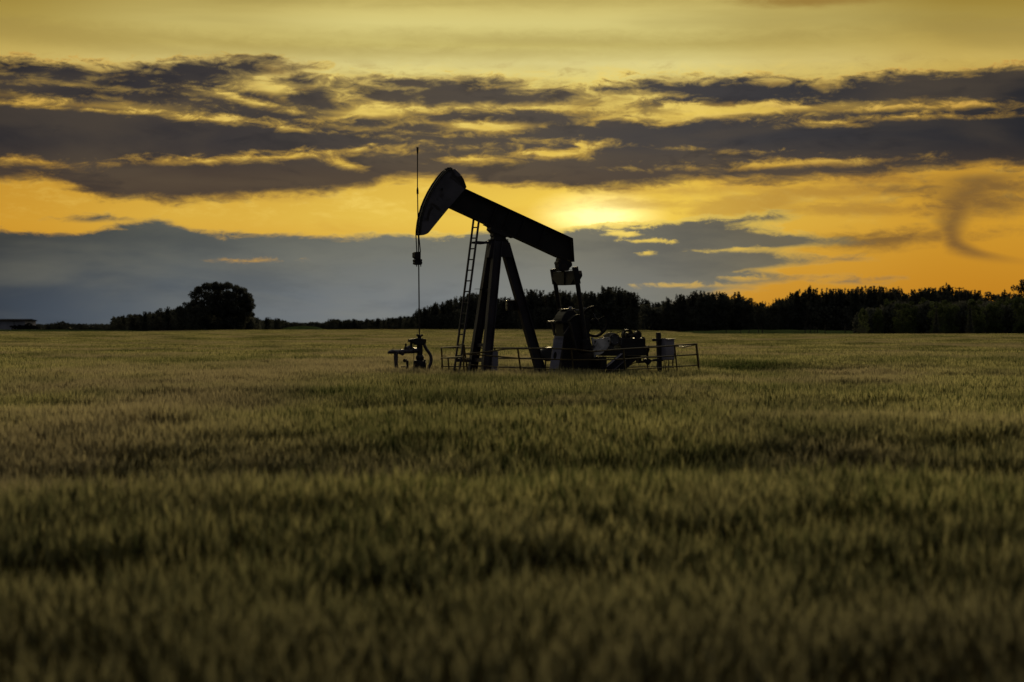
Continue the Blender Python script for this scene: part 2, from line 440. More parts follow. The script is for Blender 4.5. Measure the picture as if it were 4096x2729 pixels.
# ------------------------------------------------------------------ materials
def material(name, base, rough=0.6, metal=0.0, var=0.25, scale=3.0, second=None, mask=(0.5, 0.65), bump=0.0, spec=0.3):
    m = bpy.data.materials.new(name); m.use_nodes = True
    t = m.node_tree; b = t.nodes['Principled BSDF']
    b.inputs['Roughness'].default_value = rough; b.inputs['Metallic'].default_value = metal
    b.inputs['Specular IOR Level'].default_value = spec
    co = t.nodes.new('ShaderNodeTexCoord')
    n = t.nodes.new('ShaderNodeTexNoise'); n.inputs['Scale'].default_value = scale; n.inputs['Detail'].default_value = 6
    t.links.new(co.outputs['Object'], n.inputs['Vector'])
    r = t.nodes.new('ShaderNodeValToRGB'); t.links.new(n.outputs[0], r.inputs[0])
    lo = tuple(c * (1 - var) for c in base) + (1,); hi = tuple(min(1, c * (1 + var)) for c in base) + (1,)
    r.color_ramp.elements[0].position = .35; r.color_ramp.elements[0].color = lo
    r.color_ramp.elements[1].position = .65; r.color_ramp.elements[1].color = hi
    col = r.outputs[0]
    if second:
        n2 = t.nodes.new('ShaderNodeTexNoise'); n2.inputs['Scale'].default_value = scale * 1.7; n2.inputs['Detail'].default_value = 8
        n2.inputs['Distortion'].default_value = 1.2
        t.links.new(co.outputs['Object'], n2.inputs['Vector'])
        mr = t.nodes.new('ShaderNodeMapRange'); mr.inputs[1].default_value, mr.inputs[2].default_value = mask
        t.links.new(n2.outputs[0], mr.inputs[0])
        mx = t.nodes.new('ShaderNodeMix'); mx.data_type = 'RGBA'
        t.links.new(mr.outputs[0], mx.inputs['Factor']); t.links.new(col, mx.inputs[6]); mx.inputs[7].default_value = second + (1,)
        col = mx.outputs[2]
    t.links.new(col, b.inputs['Base Color'])
    if bump:
        bp = t.nodes.new('ShaderNodeBump'); bp.inputs['Strength'].default_value = bump; bp.inputs['Distance'].default_value = 0.02
        t.links.new(n.outputs[0], bp.inputs['Height']); t.links.new(bp.outputs[0], b.inputs['Normal'])
    return m
M_black = material('black_paint', (.014, .013, .017), .65, var=.35, second=(.05, .028, .016), mask=(.58, .75))
M_dull = material('dull_black_iron', (.012, .011, .014), .9, var=.3, spec=.08)
M_beam = material('beam_paint', (.014, .012, .013), .6, var=.3, second=(.035, .02, .012), mask=(.6, .75))
M_head = material('faded_grey_head_paint', (.080, .075, .098), .65, var=.3, scale=1.1, second=(.025, .02, .022), mask=(.52, .62))
M_leg = material('leg_paint', (.028, .025, .036), .6, var=.3, scale=1.5, second=(.05, .03, .02), mask=(.6, .75))
M_grey = material('grey_paint', (.25, .24, .31), .6, var=.15, second=(.08, .06, .05), mask=(.62, .75))
M_white = material('stained_white_paint', (.42, .41, .44), .6, var=.3, scale=4, second=(.11, .09, .07), mask=(.52, .68))
M_rail = material('rail_paint', (.085, .062, .024), .4, var=.4, scale=6, second=(.05, .03, .015), mask=(.5, .6))
M_cable = material('cable_steel', (.015, .015, .016), .5)
M_rubber = material('rubber', (.013, .013, .014), .8, spec=.1)
M_wrap = material('taped_pipe_wrap', (.05, .045, .06), .3, var=.5, scale=14, bump=1.0, second=(.25, .24, .27), mask=(.62, .7))
M_plastic = material('crinkled_dark_plastic', (.02, .02, .028), .18, var=.4, scale=12, bump=1.0)
M_motor = material('motor_grey', (.06, .06, .07), .6, var=.2)
M_cab = material('cabinet_grey', (.22, .21, .27), .6, var=.1)
M_wood = material('weathered_wood', (.03, .026, .026), .8, var=.3, scale=8)
M_bolt = material('bolt_steel', (.03, .03, .03), .4, metal=.4)

# ================================================================== PUMPJACK
pj = thing('pumpjack', (O.x, O.y, 0), 'black oil pumpjack with sloping walking beam and grey horsehead, standing in the wheat', 'pumpjack')

# horsehead: thick cheek plates with a curved front face that the cables wrap
near = [(885, 350), (935, 395), (970, 437), (985, 465), (993, 487), (1005, 520), (1015, 548), (1011, 558), (1002, 570), (915, 671), (830, 770), (715, 910), (605, 1045), (590, 1060), (570, 1072), (545, 1081), (512, 1083), (506, 1080),
        (508, 1020), (518, 940), (534, 860), (560, 770), (592, 690), (632, 608), (680, 527), (730, 455), (782, 393), (815, 368), (850, 354)]
HS = 0.17
hd = MB().plate(r1, near, HS, 2 * HS).build('horsehead', M_head, pj, bevel=.006)
arc = near[17:]
m = MB()
prev = None
pts = [Q(*r1(*p), HS) for p in arc]
for i in range(len(pts) - 1):                       # rolled front plate, a little wider than the head
    a, b = pts[i], pts[i + 1]; d = (b - a).normalized(); nrm = d.cross(Nv).normalized()
    if nrm.dot(Bv) > 0: nrm = -nrm
    A0, B0 = a + nrm * .002, b + nrm * .002
    m.hexa([A0 + Nv * .03, A0 + nrm * .022 + Nv * .03, A0 + nrm * .022 - Nv * (2 * HS + .03), A0 - Nv * (2 * HS + .03),
            B0 + Nv * .03, B0 + nrm * .022 + Nv * .03, B0 + nrm * .022 - Nv * (2 * HS + .03), B0 - Nv * (2 * HS + .03)])
m.build('front_plate', M_beam, hd)
m = MB(); m.prism([Q(*r1(*p), 0.05) for p in [(775, 352), (778, 344), (812, 340), (850, 340), (850, 354), (812, 372)]], Nv * .14, True)
m.tube([Q(*r1(800, 338), .08), Q(*r1(845, 336), .08)], .015)
m.build('head_clamp', M_black, hd)
MB().tube([Q(*r1(742, 572), HS - .02), Q(*r1(742, 572), HS + .05)], .03, 12).build('pin', M_black, hd)

# walking beam: I-section
BS = .14
top = [r1(1003, 567), r1(2190, 1115)]; bot = [r1(820, 765), r1(2040, 1328)]
tl, tr = [Q(*p, BS) for p in top]; bl, br = [Q(*p, BS) for p in bot]
dB = (tr - tl).normalized(); up_ = Nv.cross(dB).normalized()
if up_.z < 0: up_ = -up_
end_b = Q(*r1(2207, 1378), BS)
m = MB(); t = .03
tl2 = tl - dB * .28
br2 = Q(*r1(2180, 1380), BS)
H = (tl - bl).dot(up_)
m.prism([tl2, tr, tr - up_ * t, tl2 - up_ * t], -Nv * 2 * BS)
m.prism([bl + up_ * t - dB * .1, br + up_ * t, br, bl - dB * .1], -Nv * 2 * BS)
wo = Nv * (BS - .015)
m.prism([p - wo for p in (tl2 - up_ * t, tr - up_ * t, end_b + up_ * .0, br + up_ * t, bl + up_ * t)], -Nv * .03)
wb = m.build('walking_beam', M_beam, pj)
m = MB(); m.prism([tr + dB * .0, tr + Zv * 0 - up_ * 0.001 + Bv * .012, end_b + Bv * .012, end_b], -Nv * 2 * BS)
m.prism([br + up_ * .004, end_b - Bv * .002, end_b + Zv * .03 - Bv * .002, br + up_ * .06], -Nv * 2 * BS)
m.build('end_plate', M_beam, wb)
for k in (.3, .42, .56, .75):                        # web stiffeners
    a = tl.lerp(tr, k)
    m = MB()
    for sgn in (0, 1):
        o0 = a - Nv * (.02 if sgn == 0 else BS + .02)
        m.prism([o0 - up_ * (t + .002), o0 - up_ * (t + .002) + dB * .018, o0 - up_ * (H - t - .003) + dB * .018, o0 - up_ * (H - t - .003)], -Nv * (BS - .045))
    m.build('stiffener', M_beam, wb)

# saddle bearing under the beam
m = MB()
m.prism([Q(*r1(*p), .16) for p in [(1237, 960), (1560, 1108), (1548, 1114), (1500, 1096), (1486, 1103), (1452, 1107), (1400, 1085), (1340, 1060), (1318, 1060), (1278, 1022), (1284, 994), (1262, 974), (1238, 970)]], -Nv * .32)
m.build('saddle_bearing', M_black, pj, bevel=.008)
m = MB()
m.prism([Q(*r1(*p), .13) for p in [(1312, 1058), (1380, 1075), (1450, 1105), (1455, 1128), (1478, 1128), (1478, 1138), (1288, 1138), (1288, 1126), (1312, 1126), (1318, 1100), (1308, 1088)]], -Nv * .26)
m.build('bearing_housing', M_black, pj, bevel=.006)
for x, y in ((1240, 962), (1500, 1093), (1552, 1106)):
    MB().tube([Q(*r1(x, y), .12), Q(*r1(x, y + 14), .12)], .022, 6).build('bolt', M_bolt, pj)

# samson post
def ground(p0, p1, z=0.06):
    d = p1 - p0; return p0 + d * ((z - p0.z) / d.z)
m = MB()
m.prism([Q(*r1(*p), .1) for p in [(1292, 1139), (1470, 1139), (1478, 1146), (1523, 1312), (1520, 1330), (1412, 1322), (1388, 1322), (1362, 1330), (1258, 1330)]], -Nv * .2)
m.build('post_head', M_leg, pj)
legs = [(r1(1298, 1150), -.10, r2(1232, 1445), -.56, .235), (r1(1358, 1150), .12, r2(1397, 1450), .56, .245), (r1(1432, 1180), .0, r3(655, 1485), .0, .27)]
LG = []
for a, sa, b, sb, h in legs:
    p0 = Q(*a, sa); p1 = ground(p0, Q(*b, sb))
    LG.append((p0, p1))
    lg = MB().hbeam(p0, p1, .2, h, .022).build('leg', M_leg, pj)
    MB().prism([p1 + Bv * i + Nv * j - Zv * .05 for i, j in ((-.2, -.16), (.2, -.16), (.2, .16), (-.2, .16))], Zv * .05).build('foot_plate', M_black, lg)
def on(l, py):                                       # point on a leg at a photo row
    p0, p1 = l; best = None
    for k in range(400):
        p = p0.lerp(p1, k / 399)
        d = CM.inverted() @ p; y = 1364.5 - d.y / -d.z * F
        if best is None or abs(y - py) < best[0]: best = (abs(y - py), p)
    return best[1]
for y in (1162, 1381, 1441):
    MB().bar(on(LG[0], y), on(LG[1], y), .1, .07, Zv).build('cross_brace', M_leg, pj)
m = MB(); a = on(LG[0], 1157); m.prism([a + Bv * i + Nv * j for i, j in ((-.28, -.1), (.12, -.1), (.12, .1), (-.28, .1))], Zv * .012); m.build('bracket', M_leg, pj)

# sign board / box wrapped in dark plastic behind the rear leg
m = MB(); m.plate(r3, [(248, 630), (400, 628), (490, 620), (496, 725), (470, 745), (385, 762), (250, 764)], -.14, .16)
m.build('wrapped_box', M_plastic, pj, bevel=.02, label='box wrapped in crinkled dark plastic on the rear leg')

# ladder
rl = [Q(*r1(1096, 880), -.16), Q(*r2(1000, 1470), -.16)]
rr = [Q(*r1(1153, 905), .16), Q(*r2(1065, 1470), .16)]
rl[1] = ground(*rl, .02); rr[1] = ground(*rr, .02)
lad = MB().bar(rl[0], rl[1], .06, .045).build('ladder', M_leg, pj, label='tall narrow steel ladder in front of the samson post')
# second stile and rungs
MB().bar(rr[0], rr[1], .06, .045).build('stile', M_leg, lad)
for k in range(17):
    y = 911 + 42.75 * k
    a, b = on(tuple(rl), y), on(tuple(rr), y - 1)
    if k > 13: a, b = rl[1].lerp(rl[0], (16.7 - k) * .043), rr[1].lerp(rr[0], (16.7 - k) * .043)
    MB().bar(a, b, .035, .03, Zv).build('rung', M_leg, lad)
m = MB(); m.plate(r1, [(1075, 1155), (1140, 1148), (1210, 1152), (1292, 1140), (1300, 1175), (1240, 1178), (1172, 1186), (1070, 1176)], .02, .05)
m.build('ladder_bracket', M_leg, pj)
MB().bar(Q(*r2(1010, 1385), 0), Q(*r2(1200, 1390), 0), .08, .09).build('ladder_bracket', M_leg, pj)

# bridle cables over the head, polished rod, carrier bar
arcpts = [r1(*p) for p in [(506, 1075), (508, 1020), (518, 940), (534, 860), (560, 770), (592, 690), (632, 608), (680, 527), (730, 455), (782, 393), (815, 368)]]
for sv, xb in ((-.12, 463), (.12, 503)):
    P = [Q(*r1(xb, 1268), sv)]
    base = [Q(*p, HS) for p in arcpts]
    for i, p in enumerate(base):
        d = (base[min(i + 1, len(base) - 1)] - base[max(i - 1, 0)]).normalized(); nrm = d.cross(Nv).normalized()
        if nrm.dot(Bv) > 0: nrm = -nrm
        P.append(p + nrm * .04 + Nv * (sv - HS))
    MB().tube(P, .016, 6).build('bridle_cable', M_cable, pj)
rodtop, rodmid, rodlow = Q(*r1(471, 108), 0), Q(*r1(483, 1270), 0), Q(*r2(557, 1068), 0)
MB().tube([rodtop, Q(*r1(470, 560), .02), Q(*r1(475, 830), .04), rodmid, rodlow], [.016, .014, .016, .017, .019], 8).build('polished_rod', M_cable, pj)
rod = pj.children[-1]
MB().tube([rodtop, Q(*r1(471, 150), 0), Q(*r1(471, 188), 0)], [.030, .028, .017], 8).build('coupling', M_cable, rod)
MB().tube([Q(*r1(471, 552), .02), Q(*r1(471, 580), .02), Q(*r1(472, 628), .02)], [.016, .029, .029], 8).build('coupling', M_cable, rod)
m = MB()
m.plate(r1, [(440, 1278), (457, 1267), (508, 1265), (508, 1350), (458, 1346), (456, 1338), (440, 1328)], .11, .22)
cb = m.build('carrier_bar', M_black, pj, bevel=.008)
m = MB(); m.plate(r1, [(440, 1354), (447, 1349), (456, 1352), (466, 1349), (505, 1351), (512, 1348), (523, 1350), (525, 1362), (521, 1372), (526, 1386), (524, 1400), (514, 1412), (470, 1413), (446, 1406), (439, 1398), (445, 1380), (438, 1368)], .09, .18)
m.build('rod_clamp', M_black, cb, bevel=.008)
for x in (462, 507):
    MB().tube([Q(*r1(x, 1405), .06), Q(*r1(x, 1432), .06)], .014, 6).build('clamp_bolt', M_bolt, cb)

# equalizer across the tail, hung from the beam
bq = loc(Q(*r1(2125, 1470), 0))[0]
def E3(px, py, s):
    z = Q(px, py, s).z; return L3(bq, s, z)
m = MB()
z_t = Q(*r3(985, 268), 0).z; z_b = Q(*r3(985, 442), 0).z
prof = [(-.78, z_t), (.80, z_t), (.86, z_t - .10), (.86, z_t - .16), (.52, z_b), (-.42, z_b), (-.66, z_b + .12), (-.86, z_t - .18), (-.86, z_t - .03)]
m.prism([L3(bq + .11, s, z) for s, z in prof], -Bv * .22)
eq = m.build('equalizer', M_black, pj, bevel=.006)
m = MB(); m.prism([L3(bq - .14, s, z) for s, z in ((-.12, z_t + .002), (.12, z_t + .002), (.10, z_b + .01), (-.10, z_b + .01))], Bv * .02); m.build('rib', M_black, eq)
m = MB(); m.plate(r3, [(905, 95), (1000, 130), (1062, 158), (1066, 195), (1050, 215), (1035, 225), (1020, 262), (900, 270), (890, 215), (886, 185), (878, 168), (882, 150), (895, 140)], .13, .26)
m.build('tail_bearing', M_black, pj, bevel=.012)
MB().disc(Q(*r3(915, 210), .15), Nv, .085, .05, 20).build('bearing_cap', M_black, pj, smooth=True)
MB().tube([Q(*r3(1022, 236), .1), Q(*r3(1035, 252), .1), Q(*r3(1058, 250), .1)], .008, 6).build('grease_line', M_cable, pj)

# pitman arms
for sv, T, X in ((-.86, r3(821, 240), r5(640, 520)), (.86, r3(1096, 213), r5(1085, 960))):
    a = Q(*T, sv); b = Q(*X, sv)
    if sv > 0: mid = Q(*r3(1130, 420), sv)
    else: mid = Q(*r3(850, 420), sv)
    pit = MB().tube([mid, b], .068 if sv > 0 else .066, 14).build('pitman_arm', M_black, pj, smooth=True)
    up2 = (a - b).normalized()
    m = MB(); m.bar(a, mid + up2 * -.02, .10, .165)
    m.build('pitman_head', M_black, pit, bevel=.012)
    if sv > 0:
        MB().bar(b - up2 * .25, b + up2 * .05, .14, .24).build('wrist_pin_bearing', M_black, pit, bevel=.02)

# ------------------------------------------------ gearbox and its stand
m = MB()
m.plate(r5, [(640, 1490), (690, 900), (700, 870), (690, 640), (662, 610), (665, 560), (690, 500), (735, 440), (790, 400), (880, 396), (905, 450), (960, 490), (1040, 520), (1110, 560), (1150, 640), (1150, 900), (1290, 1240), (1300, 1490)], .26, .62)
for v in m.bm.verts:
    if v.co.z < 0.9: v.co.z = max(0.03, v.co.z - .55)
gb = m.build('gearbox', M_black, pj, bevel=.03)
m = MB(); m.plate(r5, [(716, 402), (718, 384), (800, 381), (906, 376), (914, 386), (912, 402)], .2, .5); m.build('cover', M_leg, gb, bevel=.008)
m = MB(); m.plate(r5, [(555, 630), (560, 602), (600, 596), (660, 600), (850, 640), (850, 668), (690, 640)], .30, .70); m.build('flange', M_black, gb, bevel=.008)
m = MB(); m.tube([Q(*r5(812, 380), .0), Q(*r5(812, 362), .0), Q(*r5(812, 348), .0)], [.05, .06, .03], 12); m.build('filler_cap', M_grey, gb, smooth=True)
MB().tube([Q(*r5(905, 403), .1), Q(*r5(965, 403), .1)], .012, 6).build('oil_line', M_grey, gb)
MB().tube([Q(*r5(1035, 371), .1), Q(*r5(1120, 371), .1)], .010, 6).build('oil_line', M_grey, gb)
m = MB(); m.plate(r5, [(632, 520), (652, 470), (676, 446), (712, 424), (700, 448), (676, 480), (662, 518)], -.30, .04); m.build('name_plate', M_white, gb)
# light grey upright with an oval opening
m = MB()
slab = [(525, 910), (545, 908), (548, 876), (690, 882), (688, 905), (690, 908), (560, 1480), (555, 1500), (420, 1500), (425, 1475)]
P = [Q(*r5(*p), .50) for p in slab]
bmv = m
m.prism(P, -Nv * .05)
for v in m.bm.verts:
    if v.co.z < 0.95: v.co.z -= .6; v.co += -Bv * .05
sl = m.build('crank_guard', M_grey, pj, label='pale grey slab with an oval hole beside the gearbox')
m = MB(); c = Q(*r5(538, 1220), .502)
m.prism([c + Bv * (.050 * math.cos(a) + .012 * math.sin(a)) + Zv * .105 * math.sin(a) for a in [2 * math.pi * k / 28 for k in range(28)]], Nv * .004)
m.build('oval_hole', M_beam, sl)
m = MB(); m.plate(r5, [(545, 878), (690, 884), (688, 906), (545, 906)], .52, .09); m.build('top_rib', M_grey, sl)
# cranks: the far one on the left, the near one in front of the gearbox
m = MB(); m.plate(r5, [(485, 617), (520, 580), (604, 524), (612, 545), (560, 600), (520, 625), (560, 860), (545, 868)], -.55, .14)
ck = m.build('crank', M_leg, pj, bevel=.006)
m = MB()
for k in range(11):
    y = 712 + k * 15.5; x = 511 + k * 3.2
    m.plate(r5, [(x, y), (x + 12, y - 2), (x + 14, y + 8), (x + 2, y + 8)], -.57, .10)
m.build('rack_teeth', M_grey, ck)
m = MB(); m.plate(r5, [(586, 640), (640, 640), (690, 870), (600, 875)], -.28, .08); m.build('gear_case_rib', M_leg, gb)
m = MB(); m.plate(r5, [(800, 604), (845, 555), (890, 515), (930, 494), (970, 488), (1012, 520), (1040, 640), (1075, 860), (1140, 965), (1120, 1160), (1050, 1200), (960, 1140), (915, 1060)], .72, .16)
ck2 = m.build('crank', M_black, pj, bevel=.02)
m = MB(); m.plate(r5, [(800, 604), (845, 555), (890, 515), (930, 494), (972, 487), (972, 499), (935, 506), (898, 528), (850, 575), (812, 612)], .74, .22)
m.build('counterweight_rim', M_dull, ck2)
m = MB()
for k in range(15):
    y = 670 + k * 17; x = 842 + k * 5.4
    m.plate(r5, [(x, y), (x + 14, y), (x + 16, y + 7), (x + 2, y + 7)], .735, .012)
m.build('rack_teeth', M_leg, ck2)
m = MB(); m.bar(Q(*r5(705, 850), .5), Q(*r5(812, 690), .5), .06, .06); m.build('diagonal_strut', M_leg, pj)
m = MB(); m.bar(Q(*r5(812, 615), .765), Q(*r5(925, 1085), .765), .05, .035); m.build('crank_edge', M_leg, ck2)
m = MB(); m.plate(r5, [(1060, 500), (1140, 560), (1150, 800), (1210, 1180), (1100, 1180), (1075, 960)], .80, .06); m.build('pitman_guard', M_black, pj)
# heavy rounded counterweight poking out behind the grey slab
m = MB()
cw = [(262, 1165), (285, 1135), (330, 1108), (400, 1090), (500, 1066), (560, 1080), (600, 1200), (560, 1330), (440, 1324), (370, 1295), (310, 1252), (272, 1212)]
m.plate(r5, cw, -.35, .32)
m.build('counterweight', M_motor, pj, bevel=.07, smooth=True, label='rounded dark counterweight low on the left of the gearbox')

# belt wheel (big sheave) on the far side, spokes
wc = Q(*r5(1240, 612), .36)
R = .42
wh = MB().ring(wc, Nv, R + .02, R - .035, .12, 48).build('belt_wheel', M_dull, pj)
MB().disc(wc, Nv, .085, .2, 20).build('hub', M_dull, wh)
for k in range(5):
    a = 2 * math.pi * (k + .32) / 5; e = Bv * math.cos(a) + Zv * math.sin(a)
    MB().bar(wc + e * .06, wc + e * (R - .03), .05, .045).build('spoke', M_dull, wh)
m = MB(); m.tube([Q(*r4(92, 412), .44), Q(*r4(118, 442), .44), Q(*r4(122, 470), .44), Q(*r4(160, 515), .44), Q(*r4(180, 545), .44)], .005, 5); m.build('chain', M_grey, wh)
sc_ = Q(*r4(800, 765), .36)
spl = MB().disc(sc_, Nv, .105, .16, 24).build('motor_pulley', M_black, pj, smooth=True)
MB().ring(sc_ + Nv * .085, Nv, .10, .06, .012, 24).build('pulley_rim', M_leg, spl)
wr = (R + .028)
def tang(c0, R0, c1, R1, sgn):
    d = c1 - c0; D = d.length; u = d / D; w = Nv.cross(u) * sgn
    if w.z * sgn < 0: w = -w
    w = Vector(w); sa = (R0 - R1) / D; ca = math.sqrt(1 - sa * sa)
    n = u * sa + w * ca
    return c0 + n * R0, c1 + n * R1
m = MB()
for sgn in (1, -1):
    a, b = tang(wc, wr, sc_, .112, sgn); m.bar(a, b, .11, .018)
for c0, r0, a0, a1 in ((wc, wr, 60, 300), (sc_, .112, -100, 60)):
    pts_ = [c0 + (Bv * math.cos(rad(a)) + Zv * math.sin(rad(a))) * r0 for a in np.linspace(a0, a1, 22)]
    for a, b in zip(pts_, pts_[1:]): m.bar(a, b, .11, .016)
m.build('drive_belt', M_rubber, pj)

# white bracket with bolt holes
br_ = [(62, 803), (95, 803), (100, 826), (145, 831), (230, 815), (320, 799), (356, 806), (376, 830), (382, 862), (372, 900), (345, 945), (318, 985), (280, 1025), (240, 1060), (190, 1085), (135, 1092), (133, 1128), (108, 1134), (104, 1090), (92, 980), (76, 860)]
bk = MB().plate(r4, br_, .62, .05).build('motor_bracket', M_white, pj, bevel=.006, label='stained white bracket plate with dark bolt holes')
for x, y, r_ in ((125, 870, .024), (340, 862, .026), (141, 1020, .024)):
    MB().disc(Q(*r4(x, y), .625), Nv, r_, .012, 16).build('bolt_hole', M_beam, bk)
MB().ring(Q(*r4(98, 955), .627), Nv, .045, .03, .012, 20).build('boss_ring', M_black, bk)
MB().disc(Q(*r4(98, 955), .627), Nv, .014, .012, 10).build('boss_pin', M_black, bk)
# electric motor
mc = Q(*r4(438, 836), .50)
m = MB(); m.tube([mc - Nv * .50, mc - Nv * .46, mc - Nv * .02, mc + Nv * .0], [.13, .165, .172, .155], 28)
mo = m.build('electric_motor', M_motor, pj, smooth=True)
m = MB()
for k in range(26):
    a = 2 * math.pi * k / 26; e = Bv * math.cos(a) + Zv * math.sin(a)
    m.bar(mc + e * .172 - Nv * .42, mc + e * .172 - Nv * .08, .34, .03, Nv) if False else m.prism([mc + e * q - Nv * w for q, w in ((.165, .42), (.195, .42), (.195, .08), (.165, .08))], e.cross(Nv) * .01, True)
m.build('cooling_fins', M_motor, mo)
MB().ring(mc + Nv * .01, Nv, .165, .135, .02, 28).build('end_bell', M_leg, mo)
for a in (40, 130, 220, 310):
    e = Bv * math.cos(rad(a)) + Zv * math.sin(rad(a)); MB().disc(mc + e * .12 + Nv * .012, Nv, .012, .02, 8).build('bolt', M_grey, mo)
MB().ring(Q(*r4(380, 712), .15), Nv, .028, .016, .014, 16).build('lifting_eye', M_black, mo)
MB().tube([Q(*r4(380, 740), .15), Q(*r4(380, 722), .15)], .01, 6).build('eye_stem', M_black, mo)
m = MB(); m.plate(r4, [(540, 800), (562, 810), (556, 930), (530, 930)], .45, .3); m.build('terminal_box', M_motor, mo, bevel=.01)
m = MB(); m.plate(r4, [(280, 768), (318, 740), (400, 734), (412, 760), (340, 790), (282, 792)], -.1, .12); m.build('fan_cowl', M_motor, mo, bevel=.01)
# second pulley pair with belt guard
gc = Q(*r4(640, 768), .18)
g = MB().ring(gc, Nv, .168, .120, .14, 32).build('belt_guard', M_black, pj)
MB().disc(Q(*r4(645, 772), .2), Nv, .082, .16, 22).build('pulley', M_black, g)
MB().tube([Q(*r4(660, 772), .3), Q(*r4(745, 770), .3)], .022, 8).build('shaft', M_motor, pj)
MB().tube([Q(*r4(468, 738), .2), Q(*r4(560, 700), .2), Q(*r4(630, 682), .2)], .012, 6).build('belt', M_rubber, pj)
# raised frame the motor sits on
m = MB(); m.plate(r4, [(556, 826), (700, 822), (850, 815), (932, 812), (933, 930), (948, 940), (950, 1092), (175, 1096), (240, 1060), (320, 985), (540, 985)], .45, .7)
fr = m.build('motor_base', M_black, pj, bevel=.008)
m = MB(); m.plate(r4, [(892, 812), (894, 794), (915, 794), (918, 812)], .3, .1); m.build('vent_cap', M_black, fr)
m = MB(); m.plate(r4, [(180, 1090), (950, 1086), (950, 1098), (180, 1102)], .48, .03); m.build('flange_edge', M_leg, fr)
m = MB(); m.plate(r4, [(330, 940), (420, 935), (425, 985), (325, 990)], .47, .1); m.build('slide_rail', M_motor, fr)
# diagonal channel brace
a0, a1 = Q(*r4(575, 1110), .5), Q(*r4(262, 1375), .5)
a1 = ground(a0, a1, .05)
dr = MB().hbeam(a0, a1, .18, .20, .02).build('diagonal_brace', M_leg, pj)
dd_ = (a1 - a0).normalized(); vv_ = dd_.cross(Nv).normalized()
for q in (-1, 1): MB().bar(a0 + vv_ * q * .104, a1 + vv_ * q * .104, .19, .010).build('flange_edge', M_grey, dr)  # added pale strips paint in the highlight along both edges
m = MB(); P = [Q(*r4(*p), .3) for p in [(600, 1100), (865, 1100), (805, 1150), (545, 1372), (395, 1340)]]
m.prism(P, -Nv * .05)
for v in m.bm.verts:
    if v.co.z < 0.98: v.co.z -= .5; v.co += -Bv * .65
m.build('brace_plate', M_leg, pj)
m = MB(); m.bar(Q(*r5(1290, 1240), .4), ground(Q(*r5(1290, 1240), .4), Q(*r5(1300, 1480), .4), .03), .9, .2); m.build('frame_leg', M_black, pj)
m = MB(); m.plate(r4, [(820, 1130), (868, 1130), (868, 1178), (950, 1190), (950, 1210), (825, 1220)], .3, .2); m.build('brake_bracket', M_black, pj)
m = MB(); m.plate(r4, [(908, 1162), (930, 1146), (1000, 1144), (1052, 1178), (1010, 1225), (985, 1252), (965, 1225), (925, 1185)], .25, .14); m.build('brake_drum', M_black, pj, bevel=.02)
MB().tube([Q(*r4(1045, 1176), .2), Q(*r4(1080, 1165), .2), Q(*r4(1150, 1155), .2)], .03, 8).build('conduit_elbow', M_black, pj)
MB().tube([Q(*r4(962, 945), .2), Q(*r4(975, 1000), .2), Q(*r4(962, 1060), .2), Q(*r4(965, 1150), .2)], [.035, .05, .035, .03], 8).build('cable_bundle', M_rubber, pj)
MB().tube([Q(*r4(250, 1095), .4), Q(*r4(255, 1180), .4), Q(*r4(275, 1270), .4), Q(*r4(300, 1330), .4)], .012, 6).build('cable', M_rubber, pj)
MB().tube([Q(*r4(815, 1208), .1), Q(*r4(740, 1220), .1), Q(*r4(665, 1265), .1), Q(*r4(600, 1330), .1), Q(*r4(540, 1385), .1)], .012, 6).build('cable', M_rubber, pj)
# skid rails under everything
for sv in (-.5, .5):
    a = L3(-1.0, sv, .03); b = L3(4.2, sv, .03)
    MB().bar(a, b, .16, .06).build('skid_rail', M_black, pj)

# ================================================================== WELLHEAD
w0 = Q(*r2(558, 1400), 0)
wl = thing('wellhead', (w0.x, w0.y, 0), 'dark wellhead with wrapped flow line and curved hose under the polished rod', 'wellhead')
def WQ(x, y, s=0.): return Q(*r2(x, y), s)
def stack(rows, s=0.0):                              # turned body from rows (y, half width in r2 px), axis x
    return [WQ(x, y, s) for x, y, _ in rows], [w / 3.136 / 140 for _, _, w in rows]
P, Rr = stack([(558, 1064, 30), (558, 1074, 34), (558, 1086, 32), (558, 1090, 20), (558, 1104, 24), (558, 1106, 40), (558, 1120, 44), (560, 1180, 42), (560, 1196, 34), (562, 1240, 38), (562, 1262, 38), (562, 1300, 36), (562, 1318, 34), (562, 1326, 44), (562, 1350, 52), (562, 1372, 48), (562, 1384, 40), (560, 1392, 74), (560, 1404, 78), (560, 1440, 80)])
P.append(Vector((P[-1].x, P[-1].y, .05))); Rr.append(.20)
wb_ = MB().tube(P, Rr, 20).build('casing_stack', M_black, wl, smooth=True)
m = MB(); m.plate(r2, [(438, 1122), (470, 1117), (520, 1108), (600, 1115), (648, 1118), (646, 1150), (640, 1178), (604, 1196), (520, 1192), (498, 1176), (470, 1160), (440, 1160)], .10, .2)
m.build('stuffing_box_block', M_black, wl, bevel=.02)
for x, y in ((530, 1068), (588, 1070)): MB().disc(WQ(x, y, .1), Nv, .03, .05, 10).build('gland_bolt', M_bolt, wl)
for k, x in enumerate((498, 520, 590, 612, 628)):
    MB().tube([WQ(x, 1372 if x > 600 else 1386, .15), WQ(x, 1410, .15)], .018, 6).build('flange_bolt', M_bolt, wl)
P = [WQ(x, y) for x, y in [(160, 1296), (178, 1284), (212, 1276), (300, 1280), (315, 1282), (330, 1278), (345, 1276), (440, 1270), (470, 1262), (500, 1262), (535, 1262)]]
Rr = [w / 3.136 / 140 for w in (6, 20, 27, 27, 34, 34, 28, 28, 38, 33, 33)]
MB().tube(P, Rr, 16).build('flow_line', M_wrap, wl, smooth=True)
